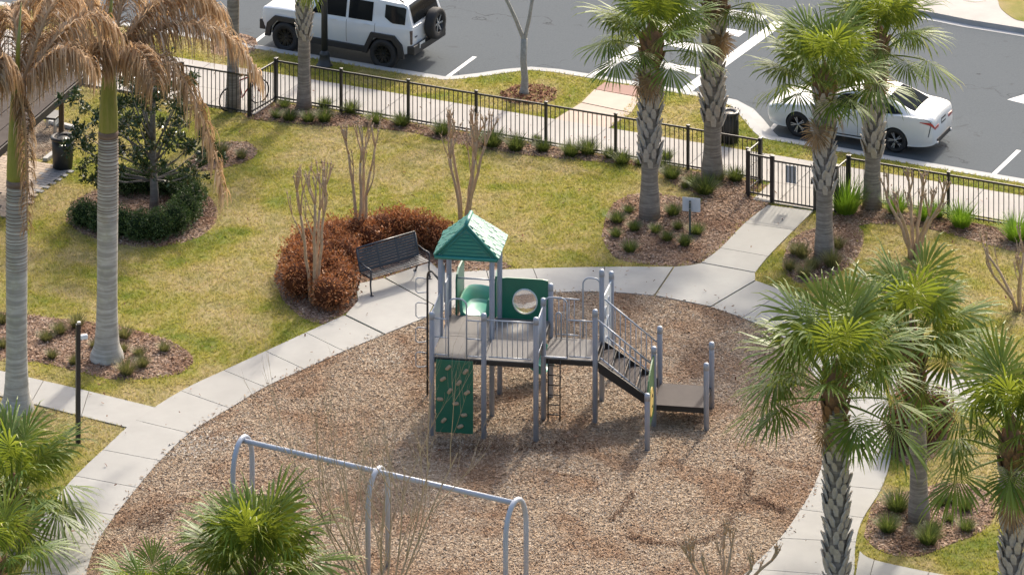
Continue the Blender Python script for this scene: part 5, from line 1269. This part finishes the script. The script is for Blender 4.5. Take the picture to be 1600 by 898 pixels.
# ================================================================ cars
n = N('car_white'); f = n.noise(n.coord(), 1.2, 3); n.base(n.mix(f, (.56, .585, .60), (.61, .63, .64))); n.set(Roughness=.28, Coat_Weight=.7, Coat_Roughness=.06); M['car_white'] = n.m
n = N('car_white_cool'); f = n.noise(n.coord(), 1.2, 3); n.base(n.mix(f, (.56, .59, .62), (.62, .65, .68))); n.set(Roughness=.30, Coat_Weight=.6, Coat_Roughness=.08); M['car_white_cool'] = n.m
n = N('car_glass'); n.base((.012, .014, .016)); n.set(Roughness=.06, Specular_IOR_Level=.4, IOR=1.3); M['car_glass'] = n.m
n = N('car_glass_light'); n.base((.022, .026, .03)); n.set(Roughness=.35, Specular_IOR_Level=.0, IOR=1.03); M['car_glass_light'] = n.m
simple('cladding', (.02, .02, .022), .5, 0, .15, 5); simple('tyre', (.016, .016, .017), .75, 0, .2, 9); simple('rim_black', (.02, .02, .021), .3, .4); simple('rim_alloy', (.42, .43, .44), .25, .85, .05)
simple('tail_red', (.34, .012, .016), .2, 0, .1, coat=.6); simple('lamp_dark', (.03, .012, .014), .2, 0, .1, coat=.6); simple('plate_white', (.62, .64, .62), .45); simple('plate_dark', (.04, .04, .045), .45); simple('wheel_well', (.008, .008, .009), .9); simple('silver_trim', (.45, .46, .47), .3, .7); simple('head_lamp', (.55, .58, .6), .12, .2)
class Car:
    def __init__(s, root, stations, NS=4, NR=3):
        """stations: (x, [(y,z) x10 half-section from bottom centre to roof centre])"""
        s.root = root; X = [q[0] for q in stations]; sec = [q[1] for q in stations]; s.nr = len(sec[0])
        # refine along each section (linear keeps the creases), then along the car (Catmull-Rom)
        def dense(S):
            P = crom([(y, z, 0) for y, z in S], NR); return [(p.x, p.y) for p in P]
        ds = [dense(q) for q in sec]; m = len(ds[0]); s.grid = []
        cols = [crom([(X[i], ds[i][k][0], ds[i][k][1]) for i in range(len(X))], NS) for k in range(m)]
        s.NS, s.NR, s.m, s.n = NS, NR, m, len(cols[0])
        s.P = [[Vector(cols[k][i]) for k in range(m)] for i in range(s.n)]
        for i in range(s.n): s.P[i][0].y = 0; s.P[i][m - 1].y = 0
    def at(s, st, rg, side=1, off=0.0):
        """surface point at fractional station / ring"""
        i = min(max(st * s.NS, 0), s.n - 1.001); k = min(max(rg * s.NR, 0), s.m - 1.001); i0, k0 = int(i), int(k); fi, fk = i - i0, k - k0
        p = s.P[i0][k0].lerp(s.P[i0 + 1][k0], fi).lerp(s.P[i0][k0 + 1].lerp(s.P[i0 + 1][k0 + 1], fi), fk)
        if off:
            du = s.P[i0 + 1][k0] - s.P[i0][k0]; dv = s.P[i0][k0 + 1] - s.P[i0][k0]; nn = du.cross(dv)
            if nn.length > 1e-9:
                nn.normalize(); c = Vector((p.x, 0, .8)); nn = nn if nn.dot(p - c) > 0 else -nn; p = p + nn * off
        return Vector((p.x, p.y * side, p.z))
    def body(s, mat, wells, rw, mats2):
        bm = bmesh.new(); V = {}
        for side in (1, -1):
            for i in range(s.n):
                for k in range(s.m):
                    p = s.P[i][k]; V[(side, i, k)] = V[(1, i, k)] if (side == -1 and k in (0, s.m - 1)) else bm.verts.new((p.x, p.y * side, p.z))
        def face(q):
            q = [v for j, v in enumerate(q) if v not in q[:j]]
            if len(q) > 2:
                try: bm.faces.new(q)
                except ValueError: pass
        for side in (1, -1):
            for i in range(s.n - 1):
                for k in range(s.m - 1): face([V[(side, i, k)], V[(side, i + 1, k)], V[(side, i + 1, k + 1)], V[(side, i, k + 1)]])
        for i in (0, s.n - 1):                               # end caps
            for k in range(s.m - 1): face([V[(1, i, k)], V[(1, i, k + 1)], V[(-1, i, k + 1)], V[(-1, i, k)]])
        bmesh.ops.remove_doubles(bm, verts=bm.verts, dist=.0005); bmesh.ops.dissolve_degenerate(bm, edges=bm.edges, dist=.0005)
        bmesh.ops.recalc_face_normals(bm, faces=bm.faces)
        if bm.calc_volume(signed=True) < 0: bmesh.ops.reverse_faces(bm, faces=bm.faces)
        me = bpy.data.meshes.new('body'); bm.to_mesh(me); bm.free(); me.materials.append(M[mat]); me.materials.append(M['wheel_well'])
        o = bpy.data.objects.new('body', me); COL.objects.link(o)
        cb = bmesh.new()
        for (x, z) in wells:
            for sd in (1, -1): bmesh.ops.create_cone(cb, cap_ends=True, segments=36, radius1=rw, radius2=rw, depth=.5, matrix=Matrix.Translation((x, sd * 1.02, z)) @ Matrix.Rotation(R(90), 4, 'X'))
        cm = bpy.data.meshes.new('cut'); cb.to_mesh(cm); cb.free(); co = bpy.data.objects.new('cut', cm); COL.objects.link(co)
        md = o.modifiers.new('w', 'BOOLEAN'); md.object = co; md.operation = 'DIFFERENCE'; md.solver = 'MANIFOLD'
        dg = bpy.context.evaluated_depsgraph_get(); nm = bpy.data.meshes.new_from_object(o.evaluated_get(dg)); o.modifiers.clear(); o.data = nm; nm.name = 'body'
        bpy.data.objects.remove(co)
        nm.materials.clear(); nm.materials.append(M[mat]); nm.materials.append(M['wheel_well'])
        for p in nm.polygons:
            p.use_smooth = True; c = p.center; p.material_index = 0
            for (x, z) in wells:
                if abs(math.hypot(c.x - x, c.z - z) - rw) < .02 and abs(p.normal.y) < .3: p.material_index = 1
                if math.hypot(c.x - x, c.z - z) < rw and abs(abs(c.y) - .77) < .02: p.material_index = 1
        while len(nm.materials) < 2: nm.materials.append(M['wheel_well'])
        o.parent = s.root; bm = bmesh.new(); bm.from_mesh(nm)
        for e in bm.edges:
            if len(e.link_faces) == 2 and e.calc_face_angle(0) > R(38): e.smooth = False
        bm.to_mesh(nm); bm.free(); s.obj = o; return o
    def patch(s, name, mat, st0, st1, rg0, rg1, side=1, off=.006, parent=None, nu=10, nv=6, trim=None, both=False):
        """a pane following the body; trim(u)->(r0,r1) overrides ring limits along the pane"""
        b = MB(); vs_ = []
        for i in range(nu + 1):
            u = i / nu; st = st0 + (st1 - st0) * u; a, e = (rg0, rg1) if trim is None else trim(u)
            for k in range(nv + 1): vs_.append(s.at(st, a + (e - a) * k / nv, side, off))
        fs = [(i * (nv + 1) + k, (i + 1) * (nv + 1) + k, (i + 1) * (nv + 1) + k + 1, i * (nv + 1) + k + 1) for i in range(nu) for k in range(nv)]
        b.add(vs_, fs)
        if both: b.add([Vector((p[0], -p[1], p[2])) for p in vs_], [f_[::-1] for f_ in fs])
        return b.build(name, M[mat], parent or s.root, True)
    def seam(s, st, r0, r1, side=1, st2=None, rad=.005):
        b = MB(); n_ = 12; b.tube([s.at(st + ((st2 - st) * k / n_ if st2 is not None else 0), r0 + (r1 - r0) * k / n_, side, .001) for k in range(n_ + 1)], rad, 4); b.build('door_seam', M['cladding'], s.root)
def wheel(root, x, y, r_, wd, rimr, mat, spokes, sgn, loc=None, rot=None, parent=None, two=True):
    w_ = empty('wheel', (x, y, r_)) if loc is None else empty('wheel', loc)
    bpy.data.objects.remove(w_)
    b = MB(); pr = [(rimr, -wd / 2), (r_ * .93, -wd / 2), (r_ * .985, -wd * .36), (r_, -wd * .2), (r_, wd * .2), (r_ * .985, wd * .36), (r_ * .93, wd / 2), (rimr, wd / 2), (rimr * .97, wd * .3), (rimr * .97, -wd * .3), (rimr, -wd / 2)]
    b.lathe(pr, 36, cap=False); b.v = [(p[0], p[2] * sgn, p[1]) for p in b.v]; t = b.build('wheel', M['tyre'], root, True); t.location = (x, y, r_) if loc is None else loc
    if rot: t.rotation_euler = rot
    b = MB(); b.lathe([(rimr * 1.0, wd * .47), (rimr * .93, wd * .49), (rimr * .88, wd * .40), (rimr * .86, wd * .18), (rimr * .2, wd * .14), (rimr * .2, wd * .1)], 30, cap=False)
    b.v = [(p[0], p[2] * sgn, p[1]) for p in b.v]; b.build('rim', M['rim_black'], t, True)
    sp = MB()
    for k in range(spokes):
        a = 2 * math.pi * k / spokes
        for da in ((-.11, .11) if two else (0,)):
            c0, c1 = a + da * .5, a + da * 1.3; i0, o0_ = .16 * rimr, .93 * rimr; w0_, w1_ = .075 * rimr if two else .1 * rimr, .065 * rimr if two else .085 * rimr
            p0, p1 = Vector((math.cos(c0), math.sin(c0))) * i0, Vector((math.cos(c1), math.sin(c1))) * o0_; n_ = Vector((-(p1 - p0).y, (p1 - p0).x)).normalized(); y0, y1 = wd * .34 * sgn, wd * .44 * sgn
            q = [p0 - n_ * w0_, p0 + n_ * w0_, p1 + n_ * w1_, p1 - n_ * w1_]; ys = [y0, y0, y1, y1]
            vsl = [(q[m].x, ys[m], q[m].y) for m in range(4)] + [(q[m].x, ys[m] - .03 * sgn, q[m].y) for m in range(4)]
            fcs = [(0, 1, 2, 3), (0, 4, 5, 1), (2, 6, 7, 3), (1, 5, 6, 2), (0, 3, 7, 4)]; sp.add(vsl, fcs if sgn < 0 else [f_[::-1] for f_ in fcs])
    sp.build('spokes', M[mat], t)
    b = MB(); b.lathe([(.17 * rimr, wd * .3), (.17 * rimr, wd * .37), (.1 * rimr, wd * .38)], 14); b.v = [(p[0], p[2] * sgn, p[1]) for p in b.v]; b.build('hub', M[mat], t, True)
    return t
def sec(w0, zb, wm, zm, wb, zbelt, wg0, zg0, wg1, zg1, wr, zr):
    return [(0, zb), (w0 * .55, zb), (w0 - .03, zb + .01), (w0, zb + .07), (wm, zm), (wb, zbelt), (wg0, zg0), (wg1, zg1), (wr, zr - .012), (wr * .55, zr + .012), (0, zr + .02)]
# ---------------- sedan
A, B_ = G(1247, 213, ZR), G(1400, 238, ZR); hd = (A - B_).normalized(); mid = (A + B_) / 2; nrm = Vector((-hd.y, hd.x, 0)); nrm = nrm if nrm.y > 0 else -nrm
SD = empty('sedan', Vector((mid.x, mid.y, ZR)) + nrm * .84, math.atan2(hd.y, hd.x), 'white sedan parked at the kerb beyond the gate', 'car')
zb = .20
ST = [(2.40, sec(.50, .30, .62, .46, .58, .60, .52, .645, .42, .66, .36, .665)), (2.30, sec(.70, .24, .78, .45, .75, .64, .70, .70, .60, .72, .52, .73)), (2.02, sec(.82, zb, .88, .48, .86, .72, .82, .79, .72, .815, .62, .825)),
      (1.41, sec(.88, zb, .915, .50, .895, .82, .86, .875, .76, .905, .66, .92)), (.92, sec(.88, zb, .915, .50, .905, .87, .87, .925, .80, .965, .70, .985)), (.55, sec(.88, zb, .915, .50, .908, .885, .875, .93, .755, 1.12, .66, 1.18)),
      (.15, sec(.88, zb, .915, .50, .91, .895, .88, .935, .69, 1.32, .60, 1.385)), (-.25, sec(.88, zb, .918, .50, .912, .905, .882, .94, .665, 1.365, .57, 1.435)), (-.70, sec(.88, zb, .918, .50, .915, .92, .884, .955, .665, 1.355, .57, 1.43)),
      (-1.10, sec(.88, zb, .92, .50, .918, .945, .882, .985, .68, 1.30, .58, 1.375)), (-1.50, sec(.88, zb, .922, .50, .92, .975, .875, 1.02, .72, 1.185, .61, 1.25)), (-1.85, sec(.87, .21, .915, .52, .915, .985, .86, 1.04, .74, 1.095, .62, 1.115)),
      (-2.20, sec(.84, .24, .89, .54, .885, .97, .83, 1.03, .72, 1.065, .62, 1.075)), (-2.42, sec(.74, .28, .82, .55, .80, .93, .76, .99, .66, 1.03, .56, 1.04)), (-2.49, sec(.64, .32, .74, .56, .72, .80, .69, .86, .60, .90, .52, .91))]
car = Car(SD, ST); car.body('car_white', [(1.41, .335), (-1.41, .335)], .365, None)
# station indices: 4 cowl, 6 windscreen top, 7 B pillar, 9 rear glass top, 11 rear glass base
car.patch('windscreen', 'car_glass', 4.12, 6.0, 8.15, 10, 1, .006, both=True); car.patch('rear_window', 'car_glass_light', 9.05, 11.1, 8.08, 10, 1, .006, both=True)
for sd_ in (1, -1):
    car.patch('front_side_window', 'car_glass', 4.9, 7.05, 6.1, 7.0, sd_, .006, trim=lambda u: (6.12, 6.25 + .72 * min(1, u * 2.2)))
    car.patch('rear_side_window', 'car_glass', 7.25, 10.3, 6.1, 7.0, sd_, .006, trim=lambda u: (6.12 + .35 * max(0, u - .8) * 2, 6.95 - .55 * max(0, u - .62) / .38))
    for st in (4.6, 7.2, 9.35): car.seam(st, 3.2, 6.0, sd_, st - (.25 if st > 9 else 0))
    for (x, z) in ((-.55, .86), (.62 - .42, .84)):
        pass
    for st in (6.7, 9.0): p = car.at(st, 5.0, sd_, .012); b = MB(); b.bbox(p, (.19, .03, .028), .01); b.build('door_handle', M['car_white'], SD)
    p = car.at(5.0, 6.0, sd_, 0); b = MB(); b.bbox(p + Vector((0, sd_ * .12, .05)), (.13, .2, .13), .04); mr = b.build('wing_mirror', M['car_white'], SD, True)
    car.patch('tail_light', 'tail_red', 11.75, 13.9, 5.0, 5.9, sd_, .008, trim=lambda u: (4.86 - .16 * min(1, u * 1.5), 4.90 + .06 * min(1, u * 2)))
    b = MB(); b.bbox((-2.492, sd_ * .56, .765), (.02, .30, .085), .008); b.build('rear_light', M['tail_red'], SD)
    car.patch('tail_light_edge', 'lamp_dark', 11.75, 13.0, 4.7, 4.9, sd_, .006, trim=lambda u: (5.45 - .55 * u, 5.52 - .5 * u))
    b = MB(); b.tube([car.at(12.95 - .35 * k / 5, 4.75 - .75 * k / 5, sd_, .004) for k in range(6)], .012, 5); b.build('bumper_vent', M['cladding'], SD)
    car.patch('head_light', 'head_lamp', 1.0, 2.3, 4.9, 5.6, sd_, .006, trim=lambda u: (5.0 + .3 * u, 5.5 + .1 * u))
    for x in (1.41, -1.41): wheel(SD, x, sd_ * .80, .335, .225, .235, 'rim_alloy', 5, sd_)
    b = MB(); b.tube([car.at(4 + 6.4 * k / 14, 3.05, sd_, .004) for k in range(15)], .016, 5); b.build('sill', M['cladding'], SD)
b = MB(); b.bbox((-2.485, 0, .80), (.02, .36, .16), .006); pl = b.build('number_plate', M['plate_dark'], SD)
b = MB(); b.bbox((-2.497, 0, .80), (.006, .30, .055), .002); b.build('plate_lettering', M['plate_white'], pl)
b = MB(); b.bbox((-2.43, 0, .36), (.16, 1.1, .14), .03); b.build('diffuser', M['cladding'], SD)
for y in (-.55, .55): b = MB(); b.tube([(-2.40, y, .33), (-2.53, y, .33)], .04, 10); b.build('exhaust_tip', M['silver_trim'], SD, True)
# ---------------- SUV
A, B_ = G(447, 82, ZR), G(600, 109, ZR); hd = (A - B_).normalized(); mid = (A + B_) / 2; nrm = Vector((-hd.y, hd.x, 0)); nrm = nrm if nrm.y > 0 else -nrm
SV = empty('suv', Vector((mid.x, mid.y, ZR)) + nrm * 1.0, math.atan2(hd.y, hd.x), 'boxy white SUV with black wheel arches and rear spare wheel', 'car')
zb = .46
S2 = [(2.46, sec(.80, .58, .90, .80, .90, 1.05, .86, 1.12, .80, 1.14, .72, 1.145)), (2.36, sec(.92, .52, .98, .80, .98, 1.12, .95, 1.19, .88, 1.215, .78, 1.22)), (2.0, sec(.96, zb, 1.01, .80, 1.01, 1.16, .98, 1.225, .90, 1.255, .80, 1.265)),
      (1.61, sec(.97, zb, 1.015, .80, 1.015, 1.18, .985, 1.245, .90, 1.275, .80, 1.285)), (1.08, sec(.97, zb, 1.015, .80, 1.015, 1.19, .985, 1.255, .91, 1.29, .82, 1.30)), (.78, sec(.97, zb, 1.015, .80, 1.012, 1.195, .98, 1.255, .89, 1.55, .80, 1.60)), (.50, sec(.97, zb, 1.015, .80, 1.01, 1.2, .98, 1.255, .87, 1.80, .79, 1.87)),
      (.20, sec(.97, zb, 1.015, .80, 1.01, 1.2, .98, 1.255, .865, 1.84, .785, 1.92)), (-.45, sec(.97, zb, 1.015, .80, 1.01, 1.205, .98, 1.26, .865, 1.85, .785, 1.935)), (-1.0, sec(.97, zb, 1.015, .80, 1.01, 1.21, .98, 1.265, .865, 1.85, .785, 1.935)), (-1.61, sec(.97, zb, 1.015, .80, 1.01, 1.22, .98, 1.275, .865, 1.845, .785, 1.925)),
      (-2.02, sec(.97, zb, 1.012, .80, 1.005, 1.23, .975, 1.285, .86, 1.83, .78, 1.91)), (-2.26, sec(.96, .50, 1.0, .80, .995, 1.235, .965, 1.29, .85, 1.81, .77, 1.885)), (-2.36, sec(.95, .54, .985, .80, .98, 1.23, .955, 1.28, .87, 1.62, .78, 1.66)), (-2.46, sec(.93, .58, .96, .80, .95, 1.2, .93, 1.26, .90, 1.33, .80, 1.345)), (-2.50, sec(.86, .62, .90, .82, .89, 1.15, .87, 1.2, .84, 1.24, .76, 1.25))]
car = Car(SV, S2, 3, 2); car.body('car_white_cool', [(1.61, .445), (-1.61, .445)], .50, None)
car.patch('windscreen', 'car_glass', 4.1, 6.0, 8.1, 10, 1, .008, both=True); car.patch('rear_window', 'car_glass', 12.15, 13.95, 8.1, 10, 1, .010, both=True)
car.patch('roof_panel', 'car_glass_light', 6.5, 8.2, 8.35, 10, 1, .006, both=True); car.patch('roof_panel', 'car_glass_light', 8.5, 10.6, 8.35, 10, 1, .006, both=True)
for sd_ in (1, -1):
    car.patch('front_side_window', 'car_glass', 5.0, 7.85, 6, 7, sd_, .008, trim=lambda u: (6.08, 6.2 + .78 * min(1, u * 2.6)))
    car.patch('rear_side_window', 'car_glass', 7.98, 9.35, 6, 7, sd_, .008, trim=lambda u: (6.08 + .0 * u, 6.98 - .0 * u))
    car.patch('quarter_window', 'car_glass', 10.0, 12.1, 6, 7, sd_, .008, trim=lambda u: (6.12 + (.25 * (1 - u * 4) if u < .25 else 0), 6.97))
    for st in (4.4, 7.9, 9.5): car.seam(st, 3.4, 6.0, sd_, st, .006)
    for st in (7.3, 9.05): p = car.at(st, 5.1, sd_, .014); b = MB(); b.bbox(p, (.2, .035, .035), .012); b.build('door_handle', M['car_white_cool'], SV)
    p = car.at(5.0, 6.0, sd_); b = MB(); b.bbox(p + Vector((0, sd_ * .16, .1)), (.14, .24, .17), .04); b.build('wing_mirror', M['car_white_cool'], SV, True)
    for x in (1.61, -1.61):                              # angular black wheel arch
        b = MB(); out = [(-.66, .42), (-.60, .62), (-.40, 1.03), (.36, 1.03), (.60, .80), (.68, .42)]; inn = [(-.515, .42), (-.46, .62), (-.30, .90), (.28, .90), (.47, .70), (.515, .42)]
        vsl = []
        for y in (.99, 1.085):
            for q in (out, inn): vsl += [(x + p[0] * (1 if x > 0 else -1), sd_ * y, p[1]) for p in q]
        fs = []
        for k in range(5): fs += [(12 + k, 12 + k + 1, 18 + k + 1, 18 + k), (k, 12 + k, 12 + k + 1, k + 1), (6 + k, 6 + k + 1, 18 + k + 1, 18 + k), (k, k + 1, 6 + k + 1, 6 + k)]
        fs += [(0, 6, 18, 12), (5, 17, 23, 11)]; b.add(vsl, fs); b.build('wheel_arch', M['cladding'], SV)
        wheel(SV, x, sd_ * .93, .445, .31, .28, 'rim_black', 9, sd_)
    b = MB(); b.bbox((0, sd_ * .99, .50), (2.15, .12, .17), .02); b.build('sill_step', M['cladding'], SV)
    b = MB(); b.bbox((-2.43, sd_ * .93, 1.02), (.14, .07, .40), .02); b.build('tail_light', M['lamp_dark'], SV)
    b = MB(); b.bbox((-2.52, sd_ * .72, .74), (.05, .16, .05), .012); b.build('reflector', M['tail_red'], SV)
    b = MB(); b.tube([(.4, sd_ * .74, 1.94), (.3, sd_ * .76, 1.99), (-2.0, sd_ * .76, 1.985), (-2.12, sd_ * .74, 1.92)], .022, 7); b.build('roof_rail', M['cladding'], SV, True)
b = MB(); b.bbox((-2.47, 0, .66), (.24, 1.98, .26), .04); b.bbox((-2.56, 0, .70), (.12, 1.3, .10), .02); b.build('rear_bumper', M['cladding'], SV)
b = MB(); b.bbox((2.44, 0, .68), (.20, 1.9, .30), .04); b.build('front_bumper', M['cladding'], SV)
b = MB(); b.bbox((2.475, 0, 1.0), (.03, 1.7, .16), .01); b.build('light_bar', M['cladding'], SV)
b = MB(); b.bbox((-2.605, .52, .74), (.015, .31, .16), .005); pl = b.build('number_plate', M['plate_white'], SV); b = MB(); b.bbox((-2.6145, .52, .735), (.004, .22, .05), .001); b.build('plate_lettering', M['plate_dark'], pl)
sp_w = wheel(SV, 0, 0, .44, .29, .275, 'rim_alloy', 6, 1, loc=(-2.70, -.10, 1.17), rot=(0, 0, R(90)), two=False); sp_w.name = 'spare_wheel'
b = MB(); b.bbox((-2.53, -.10, 1.17), (.16, .3, .3), .03); b.build('spare_carrier', M['cladding'], SV)
b = MB(); b.bbox((-2.485, .62, 1.28), (.02, .5, .03), .006); b.build('tailgate_trim', M['silver_trim'], SV)
b = MB(); b.bbox((-2.512, .72, 1.0), (.012, .14, .03), .003); b.build('badge', M['cladding'], SV)
